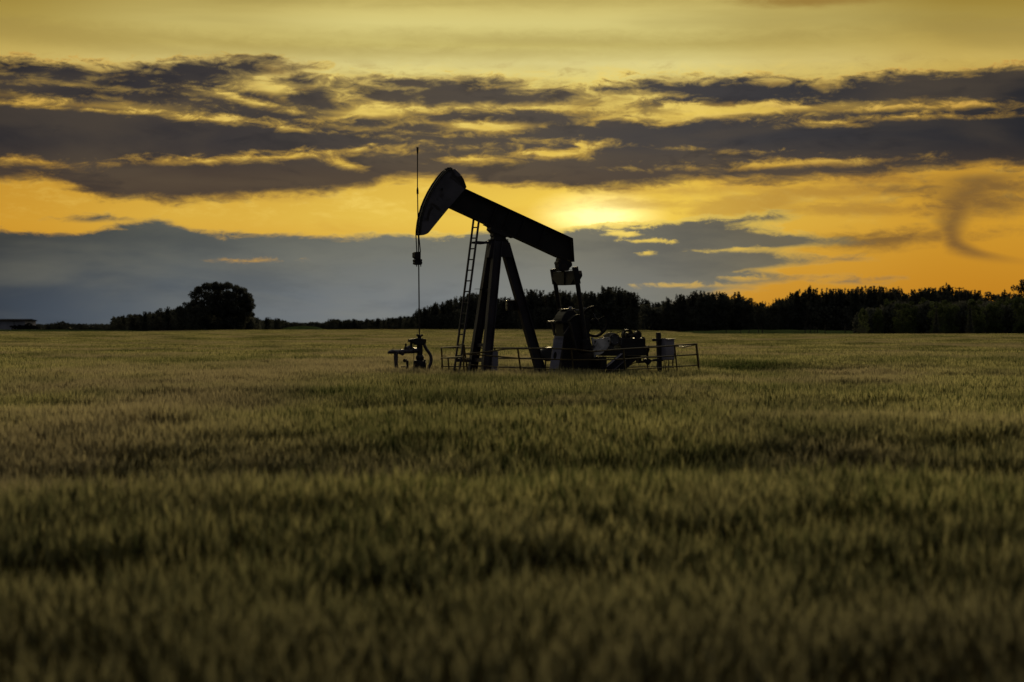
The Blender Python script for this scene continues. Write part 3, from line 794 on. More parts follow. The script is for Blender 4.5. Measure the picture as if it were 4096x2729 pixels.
p = [WQ(262, 1290), WQ(262, 1360), WQ(262, 1400), WQ(268, 1470)]; p.append(Vector((p[-1].x, p[-1].y, 0)))
MB().tube(p, [.055, .062, .05, .055, .055], 12).build('down_pipe', M_wrap, wl, smooth=True)
MB().tube([WQ(455, 1130), WQ(456, 1180), WQ(454, 1215), WQ(452, 1250)], [.042, .036, .04, .045], 12).build('bypass_pipe', M_black, wl, smooth=True)
MB().tube([WQ(410, 1262), WQ(405, 1230), WQ(425, 1212), WQ(440, 1232)], [.05, .055, .045, .05], 12).build('check_valve', M_wrap, wl, smooth=True)
MB().tube([WQ(376, 1262), WQ(380, 1222), WQ(388, 1210)], [.035, .03, .02], 10).build('valve_stem', M_black, wl, smooth=True)
MB().tube([WQ(386, 1172, 0), WQ(386, 1190, 0), WQ(386, 1214, 0)], [.02, .032, .018], 12).build('gauge', M_black, wl, smooth=True)
MB().tube([WQ(345, 1290), WQ(350, 1318), WQ(352, 1324)], [.06, .045, .02], 12).build('drain_plug', M_wrap, wl, smooth=True)
p = [WQ(x, y, .05) for x, y in [(612, 1160), (622, 1200), (645, 1245), (678, 1290), (700, 1330), (706, 1375), (698, 1425), (680, 1460), (672, 1490)]]; p.append(Vector((p[-1].x - .02, p[-1].y, 0)))
hs = MB().tube(p, .046, 12).build('hose', M_wrap, wl, smooth=True)
MB().tube([WQ(486, 1180, .1), WQ(487, 1400, .1)], .008, 6).build('tie_rod', M_cable, wl)
MB().tube([WQ(208, 1252, .03), WQ(246, 1218, .03)], .006, 5).build('wire_end', M_rail, wl)
MB().tube([WQ(600, 1266, .05), WQ(625, 1236, .05)], .006, 5).build('wire_end', M_rail, wl)
# short capped pipe beside it
g0 = WQ(405, 1460)
sp = thing('capped_pipe', (g0.x, g0.y, 0), 'short bent dark pipe standing between the down pipe and the wellhead flange', 'pipe')
p = [WQ(372, 1388, .08), WQ(385, 1384, .04), WQ(402, 1394), WQ(406, 1420), WQ(406, 1470)]; p.append(Vector((p[-1].x, p[-1].y, 0)))
MB().tube(p, [.038, .036, .036, .036, .034, .034], 12).build('pipe', M_black, sp, smooth=True)
MB().tube([WQ(370, 1389, .10), WQ(376, 1387, .06)], .05, 14).build('cap', M_black, sp, smooth=True)
MB().bar(WQ(330, 1466), WQ(405, 1466), .05, .04).build('foot', M_black, sp)

# ================================================================== GUARD RAIL
fc = L3(1.5, 0, 0)
gr = thing('guard_railing', fc, 'low pipe guard railing, bent and rusty yellow, enclosing the base of the pumpjack', 'railing')
def rail(fn_pts, r=.019):
    MB().tube([Q(x, y, s) for x, y, s in fn_pts], r, 6).build('rail', M_rail, gr)
def post(x0, y0, x1, y1, s, r=.024):
    a = Q(x0, y0, s); b = ground(a, Q(x1, y1, s), 0); MB().tube([a, b], r, 7).build('post', M_rail, gr)
fs, bs = 1.05, -1.05
rail([(1762, 1391, bs), (1848, 1392, bs), (1966, 1393, bs), (2100, 1392, bs), (2190, 1392.5, bs), (2400, 1389, bs), (2585, 1386, bs), (2693, 1383, bs)])
rail([(1764, 1432, bs), (1850, 1433, bs), (1966, 1434, bs), (2190, 1433, bs), (2392, 1431, bs), (2629, 1426, bs), (2693, 1423, bs)])
rail([(1764, 1466, bs), (1966, 1468, bs), (2192, 1470, bs), (2392, 1471, bs), (2629, 1466, bs), (2693, 1465, bs)], .015)
rail([(1762, 1391.5, bs), (1848, 1386, fs)])
rail([(1764, 1432.5, bs), (1850, 1428, fs)])
rail([(1862, 1416, fs), (1950, 1408, fs), (2024, 1396, fs), (2072, 1395, fs), (2190, 1394, fs), (2292, 1397.5, fs), (2330, 1402, fs), (2364, 1406.5, fs), (2420, 1403, fs), (2489, 1397, fs), (2589, 1391, fs), (2691, 1383, fs), (2789, 1376.5, fs)], .022)
rail([(1862, 1416, fs), (1960, 1424, fs), (2077, 1434, fs), (2180, 1437, fs), (2300, 1440, fs), (2395, 1440, fs), (2499, 1437, fs), (2589, 1430, fs), (2698, 1424, fs), (2793, 1418, fs)], .020)
rail([(1868, 1459, fs), (2000, 1469, fs), (2200, 1478, fs), (2350, 1482, fs), (2499, 1480, fs), (2600, 1474, fs), (2706, 1467, fs), (2795, 1461, fs)], .016)
rail([(2693, 1384, bs), (2735, 1388, .0), (2762, 1383, .4), (2789, 1377, fs)])
rail([(2693, 1424, bs), (2793, 1418.5, fs)], .016)
for x0, y0, x1, y1, s in ((1766, 1391, 1769, 1470, bs), (1792, 1433, 1795, 1468, bs), (1966 + 13, 1393, 1980, 1468, bs), (2183, 1434, 2181, 1475, bs), (2589, 1386, 2590, 1490, bs), (2694, 1383, 2689, 1500, bs),
                          (1854, 1378, 1855, 1474, fs), (1855, 1378, 1868, 1474, fs), (2071, 1395, 2081, 1470, fs), (2285, 1397, 2293, 1480, fs), (2493, 1397, 2503, 1492, fs), (2698, 1383, 2711, 1502, fs)):
    post(x0, y0, x1, y1, s)
post(2785, 1376, 2798, 1502, fs, .034)
rail([(1766, 1425, bs), (1784, 1425, bs)], .012)

# ================================================================== CONTROL CABINET
cx0 = Q(*r4(1150, 1380), -.2)
cc = thing('control_cabinet', (cx0.x, cx0.y, 0), 'pale grey electrical cabinet mounted on a dark post inside the railing', 'electrical cabinet')
cs = -.2
a = Q(*r4(1141, 727), cs); b = ground(a, Q(*r4(1160, 1385), cs), 0)
MB().bar(a, b, .12, .115).build('post', M_wood, cc, bevel=.006)
m = MB(); m.plate(r4, [(1047, 828), (1125, 820), (1262, 816), (1276, 820), (1262, 832), (1170, 838), (1110, 868), (1062, 868)], cs + .1, .07); m.build('cross_arm', M_wood, cc)
m = MB(); m.plate(r4, [(1050, 1160), (1125, 1150), (1220, 1160), (1222, 1186), (1060, 1190)], cs + .1, .06); m.build('lower_arm', M_wood, cc)
# the box is turned so that its door looks to the right-front
pA, pB = Q(*r4(1250, 838), cs + .28), Q(*r4(1398, 838), cs + .1)
pC = Q(*r4(1168, 850), cs - .02)
hz = Q(*r4(1250, 838), cs + .28).z - Q(*r4(1250, 1170), cs + .28).z
pA, pB, pC = [Vector((p.x, p.y, pA.z)) for p in (pA, pB, pC)]
pD = pC + (pB - pA)
bx = MB().prism([pA, pB, pD, pC], -Zv * hz).build('cabinet_box', M_cab, cc, bevel=.008)
ex = (pB - pA) * .02; nd = (pB - pA).cross(Zv).normalized()
if nd.dot(Nv) < 0: nd = -nd
m = MB(); m.prism([pA - ex + nd * .03, pB + ex + nd * .03, pD + ex, pC - ex * 2], Zv * .02); m.build('lid', M_cab, bx)
a_, b_ = pA + (pB - pA) * .06, pA + (pB - pA) * .94
m = MB(); m.prism([a_ + nd * .003 - Zv * .27, b_ + nd * .003 - Zv * .27, b_ + nd * .003 - Zv * (hz - .03), a_ + nd * .003 - Zv * (hz - .03)], nd * .012); m.build('door', M_cab, bx)
m = MB(); m.bar(b_ + nd * .03 - Zv * .4, b_ + nd * .03 - Zv * .5, .02, .02); m.build('latch', M_bolt, bx)
for x0, x1, yb in ((1235, 1218, 1300), (1263, 1243, 1395), (1306, 1290, 1395)):
    p = [Q(*r4(x0, 1165), cs + .1), Q(*r4(x0 - 1, 1200), cs + .1), Q(*r4((x0 + x1) / 2, 1290), cs + .1), Q(*r4(x1, yb), cs + .1)]; p[-1].z = min(p[-1].z, .1) if yb > 1350 else p[-1].z
    MB().tube(p, .013, 7).build('conduit', M_cable, cc)
# small grey box on the ground between the legs
j0 = Q(*r3(100, 1465), -.4)
jb = thing('junction_box', (j0.x, j0.y, 0), 'narrow grey metal box standing just right of the front legs', 'junction box')
P = [Q(*r3(*p), -.3) for p in [(65, 1277), (135, 1281), (140, 1470), (65, 1470)]]
P[2].z = P[3].z = .0
MB().prism(P, -Nv * .16).build('box', M_cab, jb, bevel=.01)
P2 = [P[0] + Zv * .001 - Bv * .01, P[1] + Zv * .001 + Bv * .01, P[1] + Zv * .02 + Bv * .01, P[0] + Zv * .02 - Bv * .01]
MB().prism(P2, -Nv * .18).build('cap', M_cab, jb)
# ================================================================== LAND
rng = np.random.default_rng(7)
WH = 0.685                                           # height of the crop

def gz(x, y):
    """gentle swell of the field"""
    x = np.asarray(x, float); y = np.asarray(y, float)
    w = x + 4.0 * np.sin(y * .21)
    z = .10 * np.exp(-((y - 14.6 - .03 * x - .25 * np.sin(x * .9)) / 1.5) ** 2)
    z = z - .34 * np.exp(-((y - 18.6 - .05 * x - .35 * np.sin(x * .8)) / 2.1) ** 2) * (1 - .30 * np.sin(x * .55 + 1))
    z = z + .07 * np.exp(-((y - 25 + .08 * x) / 3.0) ** 2) * (1 + .4 * np.sin(x * .4)) - .12 * np.exp(-((y - 31 + .15 * x) / 3.0) ** 2)
    z = z - .15 * np.exp(-((y - 10.4 + .10 * x - .2 * np.sin(x * 1.7)) / 1.1) ** 2) + .04 * np.exp(-((y - 7.4 - .2 * x) / .9) ** 2)
    z = z + .035 * np.sin(w * .33 + y * .11) * np.sin(y * .29) * np.clip((60 - y) / 30, 0, 1)
    z = z - np.clip(.05 + .022 * (x + 1), 0, .17) * np.exp(-((y - 53) / 5.0) ** 2)
    z = z - .32 * np.exp(-((y - 61.5) / 2.6) ** 2) / (1 + np.exp(-(x - 6.2) * 1.6)) * np.exp(-np.clip(x - 9, 0, 99) / 5)
    far = np.clip((y - 75) / 60, 0, 1)
    z = z - .30 * np.exp(-((y - 110 - .9 * x) / 26) ** 2) * far
    z = z + far * (.16 * np.sin(y * .031 + x * .012) + .10 * np.sin(y * .013 - x * .03 + 2))
    return z

# edge of the crop as seen from the road: (photo column, distance)
EDGE = [(-2500, 330), (0, 330), (350, 380), (700, 455), (1100, 520), (1700, 520), (2200, 480), (2600, 420), (2800, 345), (3100, 318), (3450, 300), (4096, 292), (7000, 280)]
ex_ = np.array([e[0] for e in EDGE], float); ed_ = np.array([e[1] for e in EDGE], float)
def edge_y(x, y): return np.interp(2048 + F * np.asarray(x) / np.maximum(y, 1), ex_, ed_)

def add_grid(name, xs, ys, zoff, mat, kind):
    X, Y = np.meshgrid(xs, ys); Z = gz(X, Y) + zoff
    v = np.stack([X.ravel(), Y.ravel(), Z.ravel()], 1)
    nx, ny = len(xs), len(ys)
    i = np.arange(ny - 1)[:, None] * nx + np.arange(nx - 1)[None]
    f = np.stack([i, i + 1, i + nx + 1, i + nx], -1).reshape(-1, 4)
    me = bpy.data.meshes.new(name); me.from_pydata(v.tolist(), [], f.tolist()); me.materials.append(mat)
    me.shade_smooth()
    o = bpy.data.objects.new(name, me); C.objects.link(o); o['kind'] = kind
    return o

def ground_mat():
    m = bpy.data.materials.new('field_soil_and_turf'); m.use_nodes = True; t = m.node_tree; b = t.nodes['Principled BSDF']
    b.inputs['Roughness'].default_value = 1; b.inputs['Specular IOR Level'].default_value = .1
    g = t.nodes.new('ShaderNodeNewGeometry')
    n = t.nodes.new('ShaderNodeTexNoise'); n.inputs['Scale'].default_value = .35; n.inputs['Detail'].default_value = 8
    t.links.new(g.outputs['Position'], n.inputs['Vector'])
    r = t.nodes.new('ShaderNodeValToRGB'); t.links.new(n.outputs[0], r.inputs[0])
    r.color_ramp.elements[0].position = .35; r.color_ramp.elements[0].color = (.035, .04, .014, 1)
    r.color_ramp.elements[1].position = .7; r.color_ramp.elements[1].color = (.075, .08, .028, 1)
    t.links.new(r.outputs[0], b.inputs['Base Color'])
    return m
ys = np.concatenate([np.arange(-20, 40, 1.0), np.arange(40, 130, 4.0), np.arange(130, 700, 12.0), np.array([700, 850, 1100, 1500, 2200, 3500, 5000])])
xs = np.concatenate([np.array([-4000, -1500, -600, -350]), np.arange(-250, -40, 10.0), np.arange(-40, 40, 1.5), np.arange(40, 251, 10.0), np.array([350, 600, 1500, 4000])])
add_grid('ground', xs, ys, 0, ground_mat(), 'structure')

# ------------------------------------------------------------------ wheat
def wheat_mat(name, green, gold, tan, transl):
    m = bpy.data.materials.new(name); m.use_nodes = True; t = m.node_tree; t.nodes.clear()
    g = t.nodes.new('ShaderNodeNewGeometry')
    mp = t.nodes.new('ShaderNodeMapping'); mp.inputs['Scale'].default_value = (1, .55, 1)
    t.links.new(g.outputs['Position'], mp.inputs['Vector'])
    n = t.nodes.new('ShaderNodeTexNoise'); n.inputs['Scale'].default_value = .22; n.inputs['Detail'].default_value = 4
    n2 = t.nodes.new('ShaderNodeTexNoise'); n2.inputs['Scale'].default_value = .16; n2.inputs['Detail'].default_value = 3
    ad = t.nodes.new('ShaderNodeVectorMath'); ad.operation = 'ADD'; ad.inputs[1].default_value = (57, 31, 9)
    t.links.new(mp.outputs[0], n.inputs['Vector']); t.links.new(mp.outputs[0], ad.inputs[0]); t.links.new(ad.outputs[0], n2.inputs['Vector'])
    at = t.nodes.new('ShaderNodeAttribute'); at.attribute_name = 'tone'
    def mth(op, a, b_, c=None):
        k = t.nodes.new('ShaderNodeMath'); k.operation = op
        for i, q in enumerate((a, b_, c)):
            if q is None: continue
            if isinstance(q, (int, float)): k.inputs[i].default_value = q
            else: t.links.new(q, k.inputs[i])
        return k.outputs[0]
    f = mth('ADD', mth('MULTIPLY', at.outputs['Fac'], .75), mth('MULTIPLY_ADD', n.outputs[0], 2.4, -1.08))
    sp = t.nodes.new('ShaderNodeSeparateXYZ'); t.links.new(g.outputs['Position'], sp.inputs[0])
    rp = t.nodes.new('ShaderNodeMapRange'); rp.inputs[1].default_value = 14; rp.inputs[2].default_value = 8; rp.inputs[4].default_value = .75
    t.links.new(sp.outputs[1], rp.inputs[0])      # nearest rows coloured darker brown, a painted falloff of light towards the camera
    cl_ = t.nodes.new('ShaderNodeClamp'); t.links.new(f, cl_.inputs[0])
    mx = t.nodes.new('ShaderNodeMix'); mx.data_type = 'RGBA'
    t.links.new(cl_.outputs[0], mx.inputs['Factor']); mx.inputs[6].default_value = green + (1,); mx.inputs[7].default_value = gold + (1,)
    mr = t.nodes.new('ShaderNodeMapRange'); mr.inputs[1].default_value = .46; mr.inputs[2].default_value = .64
    t.links.new(n2.outputs[0], mr.inputs[0])
    mx2 = t.nodes.new('ShaderNodeMix'); mx2.data_type = 'RGBA'
    t.links.new(mth('MULTIPLY', mr.outputs[0], .75), mx2.inputs['Factor']); t.links.new(mx.outputs[2], mx2.inputs[6]); mx2.inputs[7].default_value = tan + (1,)
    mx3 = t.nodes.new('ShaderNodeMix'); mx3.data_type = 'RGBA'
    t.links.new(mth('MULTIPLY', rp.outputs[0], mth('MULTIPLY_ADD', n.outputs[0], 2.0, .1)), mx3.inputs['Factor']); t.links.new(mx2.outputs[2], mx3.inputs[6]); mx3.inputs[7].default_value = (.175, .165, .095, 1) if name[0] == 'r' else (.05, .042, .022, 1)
    d = t.nodes.new('ShaderNodeBsdfDiffuse'); tr = t.nodes.new('ShaderNodeBsdfTranslucent')
    t.links.new(mx3.outputs[2], d.inputs[0]); t.links.new(mx3.outputs[2], tr.inputs[0])
    ms = t.nodes.new('ShaderNodeMixShader'); ms.inputs[0].default_value = transl
    t.links.new(d.outputs[0], ms.inputs[1]); t.links.new(tr.outputs[0], ms.inputs[2])
    o = t.nodes.new('ShaderNodeOutputMaterial'); t.links.new(ms.outputs[0], o.inputs[0])
    return m
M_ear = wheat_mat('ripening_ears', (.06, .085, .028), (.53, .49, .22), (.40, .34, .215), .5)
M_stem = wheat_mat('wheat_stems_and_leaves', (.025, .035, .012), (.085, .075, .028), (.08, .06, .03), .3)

def make_tile(name, size, n, seed, detail):
    r = np.random.default_rng(seed)
    x = r.uniform(-size / 2, size / 2, n); y = r.uniform(-size / 2, size / 2, n)
    h = WH * r.normal(.93, .055, n); az_ = r.uniform(0, 2 * np.pi, n); lean = np.abs(r.normal(0, .10, n)) + .02
    tone = np.clip(r.normal(.58, .20, n), 0, 1); tone[r.random(n) < .22] = -.9
    D = np.stack([np.cos(az_), np.sin(az_), np.zeros(n)], 1)
    S = np.stack([-np.sin(az_), np.cos(az_), np.zeros(n)], 1)
    B0 = np.stack([x, y, np.zeros(n)], 1)
    up = np.array([0, 0, 1.0])
    def P(t, extra=0.0):                             # point along a stem, t 0..1
        return B0 + D * ((lean * h)[:, None] * t * t * 1.6) + up * (h[:, None] * t) * (1 - lean[:, None] * .3 * t * t)
    top = P(1.0); tdir = (P(1.0) - P(.9)); tdir /= np.linalg.norm(tdir, axis=1)[:, None]
    vs, fs, mi, tn = [], [], [], []; cnt = 0
    def add(v, f, m, tt):
        nonlocal cnt
        k = v.shape[1]
        vs.append(v.reshape(-1, 3))
        base = cnt + np.arange(v.shape[0])[:, None, None] * k
        for ff in f:
            fs.append((base[:, 0, :] + np.array(ff)[None]).tolist()); mi.append((m, v.shape[0]))
        tn.append(np.repeat(tt, k)); cnt += v.shape[0] * k
    ear = r.uniform(.075, .11, n); ew = r.uniform(.0068, .0095, n) * (1.0 if detail == 2 else 1.25)
    u = S; w = np.cross(tdir, u)
    if detail == 2:
        rows = [top - tdir * .01]
        for q, ww in ((.2, 1.0), (.6, .95)):
            c = top + tdir * (ear * q)[:, None]
            for a in (0, 2.1, 4.2):
                rows.append(c + (u * math.cos(a) + w * math.sin(a)) * (ew * ww)[:, None])
        rows.append(top + tdir * ear[:, None])
        add(np.stack(rows, 1), [(0, 2, 1), (0, 3, 2), (0, 1, 3), (1, 2, 5, 4), (2, 3, 6, 5), (3, 1, 4, 6), (4, 5, 7), (5, 6, 7), (6, 4, 7)], 0, tone)
        for k in range(10):                          # awns
            a = r.uniform(0, 2 * np.pi, n); q = r.uniform(.15, .9, n); sp = r.uniform(.08, .30, n); ln = r.uniform(.08, .13, n)
            c = top + tdir * (ear * q)[:, None]
            dr_ = tdir + (u * np.cos(a)[:, None] + w * np.sin(a)[:, None]) * sp[:, None]
            sd_ = np.cross(dr_, up + D * .3); sd_ /= np.linalg.norm(sd_, axis=1)[:, None] + 1e-6
            add(np.stack([c - sd_ * .0016, c + sd_ * .0016, c + dr_ * ln[:, None]], 1), [(0, 1, 2)], 0, tone)
        sw = .0016
        add(np.stack([P(0) - S * sw, P(0) + S * sw, P(.5) + S * sw, P(.5) - S * sw, P(1) + S * sw, P(1) - S * sw], 1), [(0, 1, 2, 3), (3, 2, 4, 5)], 1, tone)
        for k in range(2):                           # leaves
            t0 = r.uniform(.35, .8, n); a = r.uniform(0, 2 * np.pi, n); ll = r.uniform(.12, .22, n)
            c = B0 + D * ((lean * h)[:, None] * (t0 ** 2)[:, None] * 1.6) + up * (h * t0)[:, None]
            ld = np.stack([np.cos(a), np.sin(a), np.zeros(n)], 1); ls = np.stack([-np.sin(a), np.cos(a), np.zeros(n)], 1) * .006
            p1 = c + ld * (ll * .35)[:, None] + up * (ll * .55)[:, None]; p2 = c + ld * (ll * .9)[:, None] + up * (ll * .35)[:, None]
            add(np.stack([c - ls * .6, c + ls * .6, p1 + ls, p1 - ls, p2], 1), [(0, 1, 2, 3), (3, 2, 4)], 1, tone)
    else:
        fat = ew * 1.6
        for uu in (u, w):
            add(np.stack([top, top + tdir * (ear * .4)[:, None] + uu * fat[:, None], top + tdir * (ear * 1.7)[:, None], top + tdir * (ear * .4)[:, None] - uu * fat[:, None]], 1), [(0, 1, 2, 3)], 0, tone)
        sw = .006
        add(np.stack([P(.25) - S * sw, P(.25) + S * sw, P(1) + S * sw * .4, P(1) - S * sw * .4], 1), [(0, 1, 2, 3)], 1, tone)
    v = np.concatenate(vs); faces = [f for q in fs for f in q]
    me = bpy.data.meshes.new(name); me.from_pydata(v.tolist(), [], faces)
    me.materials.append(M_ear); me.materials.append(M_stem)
    me.polygons.foreach_set('material_index', np.concatenate([np.full(c, m, np.int32) for m, c in mi]))
    at = me.attributes.new('tone', 'FLOAT', 'POINT'); at.data.foreach_set('value', np.concatenate(tn).astype(np.float32))
    return bpy.data.objects.new(name, me)

protos = bpy.data.collections.new('wheat_clumps')
for k in range(4): protos.objects.link(make_tile('clump_a%d' % k, 1.0, 235, 20 + k, 2))
for k in range(3): protos.objects.link(make_tile('clump_b%d' % k, 4.0, 3200, 40 + k, 1))
for k in range(3): protos.objects.link(make_tile('clump_c%d' % k, 1.0, 120, 60 + k, 2))

# tile centres
pts, idx, rot, scl = [], [], [], []
loB = (O - Nv * 0)
def clear_of_pad(x, y):
    b = (x - O.x) * Bv.x + (y - O.y) * Bv.y; s = (x - O.x) * Nv.x + (y - O.y) * Nv.y
    pad = (b > -2.05) & (b < 5.35) & (np.abs(s) < 1.45)
    wpad = ((x - w0.x) ** 2 + (y - w0.y) ** 2) < .65 ** 2
    return ~(pad | wpad)
st = .86
for yy in np.arange(2.6, 78, st):
    hw = .257 * yy * 1.12 + 6.5
    xx = np.arange(-hw, hw, st) + rng.uniform(0, st); n = len(xx)
    jx = xx + rng.normal(0, .12, n); jy = yy + rng.normal(0, .12, n)
    ok = clear_of_pad(jx, jy)
    for a, b in zip(jx[ok], jy[ok]):
        pts.append((a, b, float(gz(a, b)))); idx.append(7 + int(rng.integers(0, 3)) if rng.random() < (13.5 - b) / 5.5 else int(rng.integers(0, 4)))
        rot.append((0, 0, float(rng.uniform(0, 6.283)))); scl.append((1, 1, float(rng.normal(1, .05))))
st = 3.5
for yy in np.arange(79.5, 560, st):
    hw = .257 * yy * 1.12 + 12
    xx = np.arange(-hw, hw, st) + rng.uniform(0, st); n = len(xx)
    jx = xx + rng.normal(0, .3, n); jy = yy + rng.normal(0, .3, n)
    ok = jy < edge_y(jx, jy)
    k_ = 1.0
    for a, b in zip(jx[ok], jy[ok]):
        pts.append((a, b, float(gz(a, b)))); idx.append(4 + int(rng.integers(0, 3)))
        rot.append((0, 0, float(rng.uniform(0, 6.283)))); scl.append((1, 1, float(rng.normal(1, .03))))
me = bpy.data.meshes.new('wheat_field'); me.from_pydata(pts, [], [])
a = me.attributes.new('pick', 'INT', 'POINT'); a.data.foreach_set('value', idx)
a = me.attributes.new('turn', 'FLOAT_VECTOR', 'POINT'); a.data.foreach_set('vector', np.array(rot, np.float32).ravel())
a = me.attributes.new('size', 'FLOAT_VECTOR', 'POINT'); a.data.foreach_set('vector', np.array(scl, np.float32).ravel())
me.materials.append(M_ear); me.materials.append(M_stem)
wf = bpy.data.objects.new('wheat_field', me); C.objects.link(wf)
tag(wf, 'broad field of ripening wheat, green and gold, running from the foreground to the trees', 'wheat', kind='stuff')
def instancer(o, coll):
    ng = bpy.data.node_groups.new('scatter_clumps', 'GeometryNodeTree')
    ng.interface.new_socket('Geometry', in_out='INPUT', socket_type='NodeSocketGeometry')
    ng.interface.new_socket('Geometry', in_out='OUTPUT', socket_type='NodeSocketGeometry')
    gi = ng.nodes.new('NodeGroupInput'); go = ng.nodes.new('NodeGroupOutput')
    ip = ng.nodes.new('GeometryNodeInstanceOnPoints'); ci = ng.nodes.new('GeometryNodeCollectionInfo')
    ci.inputs['Collection'].default_value = coll; ci.inputs['Separate Children'].default_value = True; ci.inputs['Reset Children'].default_value = True
    ip.inputs['Pick Instance'].default_value = True
    def attr(nm, ty):
        q = ng.nodes.new('GeometryNodeInputNamedAttribute'); q.data_type = ty; q.inputs['Name'].default_value = nm; return q.outputs[0]
    ng.links.new(gi.outputs[0], ip.inputs['Points']); ng.links.new(ci.outputs[0], ip.inputs['Instance'])
    ng.links.new(attr('pick', 'INT'), ip.inputs['Instance Index'])
    ng.links.new(attr('turn', 'FLOAT_VECTOR'), ip.inputs['Rotation']); ng.links.new(attr('size', 'FLOAT_VECTOR'), ip.inputs['Scale'])
    ng.links.new(ip.outputs[0], go.inputs[0])
    md = o.modifiers.new('scatter', 'NODES'); md.node_group = ng
instancer(wf, protos)

# ================================================================== TREES
def leaf_mat(name, base, var=.35):
    m = bpy.data.materials.new(name); m.use_nodes = True; t = m.node_tree; t.nodes.clear()
    g = t.nodes.new('ShaderNodeNewGeometry')
    n = t.nodes.new('ShaderNodeTexNoise'); n.inputs['Scale'].default_value = .5; n.inputs['Detail'].default_value = 3
    t.links.new(g.outputs['Position'], n.inputs['Vector'])
    r = t.nodes.new('ShaderNodeValToRGB'); t.links.new(n.outputs[0], r.inputs[0])
    r.color_ramp.elements[0].position = .35; r.color_ramp.elements[0].color = tuple(c * (1 - var) for c in base) + (1,)
    r.color_ramp.elements[1].position = .65; r.color_ramp.elements[1].color = tuple(c * (1 + var) for c in base) + (1,)
    d = t.nodes.new('ShaderNodeBsdfDiffuse'); tr = t.nodes.new('ShaderNodeBsdfTranslucent')
    t.links.new(r.outputs[0], d.inputs[0]); t.links.new(r.outputs[0], tr.inputs[0])
    ms = t.nodes.new('ShaderNodeMixShader'); ms.inputs[0].default_value = .3
    t.links.new(d.outputs[0], ms.inputs[1]); t.links.new(tr.outputs[0], ms.inputs[2])
    o = t.nodes.new('ShaderNodeOutputMaterial'); t.links.new(ms.outputs[0], o.inputs[0])
    return m
M_leafA = leaf_mat('dark_foliage', (.056, .060, .054))  # base colour lifted a little, standing in for faint distance haze
M_leafB = leaf_mat('green_foliage', (.062, .078, .036))
M_bark = material('bark', (.03, .027, .025), .9, var=.3)

def quads(name, P, size, mat, r):
    n = len(P)
    a = r.normal(size=(n, 3)); a /= np.linalg.norm(a, axis=1)[:, None]
    b = np.cross(a, r.normal(size=(n, 3))); b /= np.linalg.norm(b, axis=1)[:, None]
    s = (size * r.uniform(.6, 1.3, n))[:, None]
    v = np.stack([P - a * s * .5, P + b * s * .32, P + a * s * .5, P - b * s * .32], 1).reshape(-1, 3)
    f = (np.arange(n)[:, None] * 4 + np.arange(4)[None]).tolist()
    me = bpy.data.meshes.new(name); me.from_pydata(v.tolist(), [], f); me.materials.append(mat)
    return me
def crown_pts(kind, r):
    """leaf positions for a crown, unit: metres, about 9 m tall"""
    L = []
    if kind == 'aspen':                              # upright, several leaders with spiky tips
        for k in range(int(r.integers(4, 7))):
            cx_, cy_ = r.normal(0, .75, 2); hh = r.uniform(7.6, 9.2) - .35 * math.hypot(cx_, cy_)
            n = 520; t = r.beta(1.3, 1.0, n) ; z = .4 + t * (hh - .4)
            rad_ = (1.25 * np.sqrt(np.clip(1 - t, 0, 1)) * (.75 + .35 * np.sin(t * 17 + k * 2)) + .10)
            a = r.uniform(0, 6.283, n); q = np.sqrt(r.uniform(0, 1, n)) * rad_
            L.append(np.stack([cx_ * (.6 + .5 * t) + np.cos(a) * q, cy_ + np.sin(a) * q, z], 1))
            for j in range(7):                       # side shoots
                t0 = r.uniform(.55, .95); z0 = .4 + t0 * (hh - .4); a0 = r.uniform(0, 6.283); q0 = r.uniform(.3, 1.1)
                m_ = 24; tt = r.uniform(0, 1, m_)
                L.append(np.stack([cx_ + math.cos(a0) * q0 + r.normal(0, .09, m_), cy_ + math.sin(a0) * q0 + r.normal(0, .09, m_), z0 + tt * r.uniform(.6, 1.3)], 1))
        L.append(np.stack([r.normal(0, 1.5, 900), r.normal(0, 1.2, 900), r.uniform(0, 5.5, 900)], 1))
    elif kind == 'round':
        for k in range(26):
            a = r.uniform(0, 6.283); z = r.uniform(1.0, 8.0); q = r.uniform(.4, 1) * 2.6 * math.sqrt(max(.05, 1 - ((z - 4.2) / 4.7) ** 2))
            c = np.array([math.cos(a) * q, math.sin(a) * q, z]); s = r.uniform(.5, .95)
            n = 110; d = r.normal(size=(n, 3)); d /= np.linalg.norm(d, axis=1)[:, None]
            L.append(c + d * (s * r.uniform(.3, 1.0, n) ** .5)[:, None] * np.array([1, 1, .8]))
        L.append(np.stack([r.normal(0, 1.1, 900), r.normal(0, 1.1, 900), r.uniform(.2, 6.8, 900)], 1))
    elif kind == 'conifer':
        for k in range(18):
            z = .5 + 8.2 * (k / 18); q = 1.7 * (1 - k / 18.5)
            n = int(50 + 130 * (1 - k / 18)); a = r.uniform(0, 6.283, n); rr_ = q * np.sqrt(r.uniform(0, 1, n)) * (1 + .2 * np.sin(a * 5 + k))
            L.append(np.stack([np.cos(a) * rr_, np.sin(a) * rr_, z - .25 * rr_ + r.normal(0, .1, n)], 1))
    elif kind == 'bush':                             # thin twiggy shrub
        for k in range(60):
            a = r.uniform(0, 6.283); tl_ = r.uniform(.2, 1.0); e = np.array([math.cos(a) * tl_ * 3.2, math.sin(a) * tl_ * 3.2, 9 * (1 - .35 * tl_ ** 2) * r.uniform(.75, 1)])
            tt = r.uniform(.15, 1, 36)
            L.append(tt[:, None] * e + r.normal(0, .22, (36, 3)))
    return np.concatenate(L)
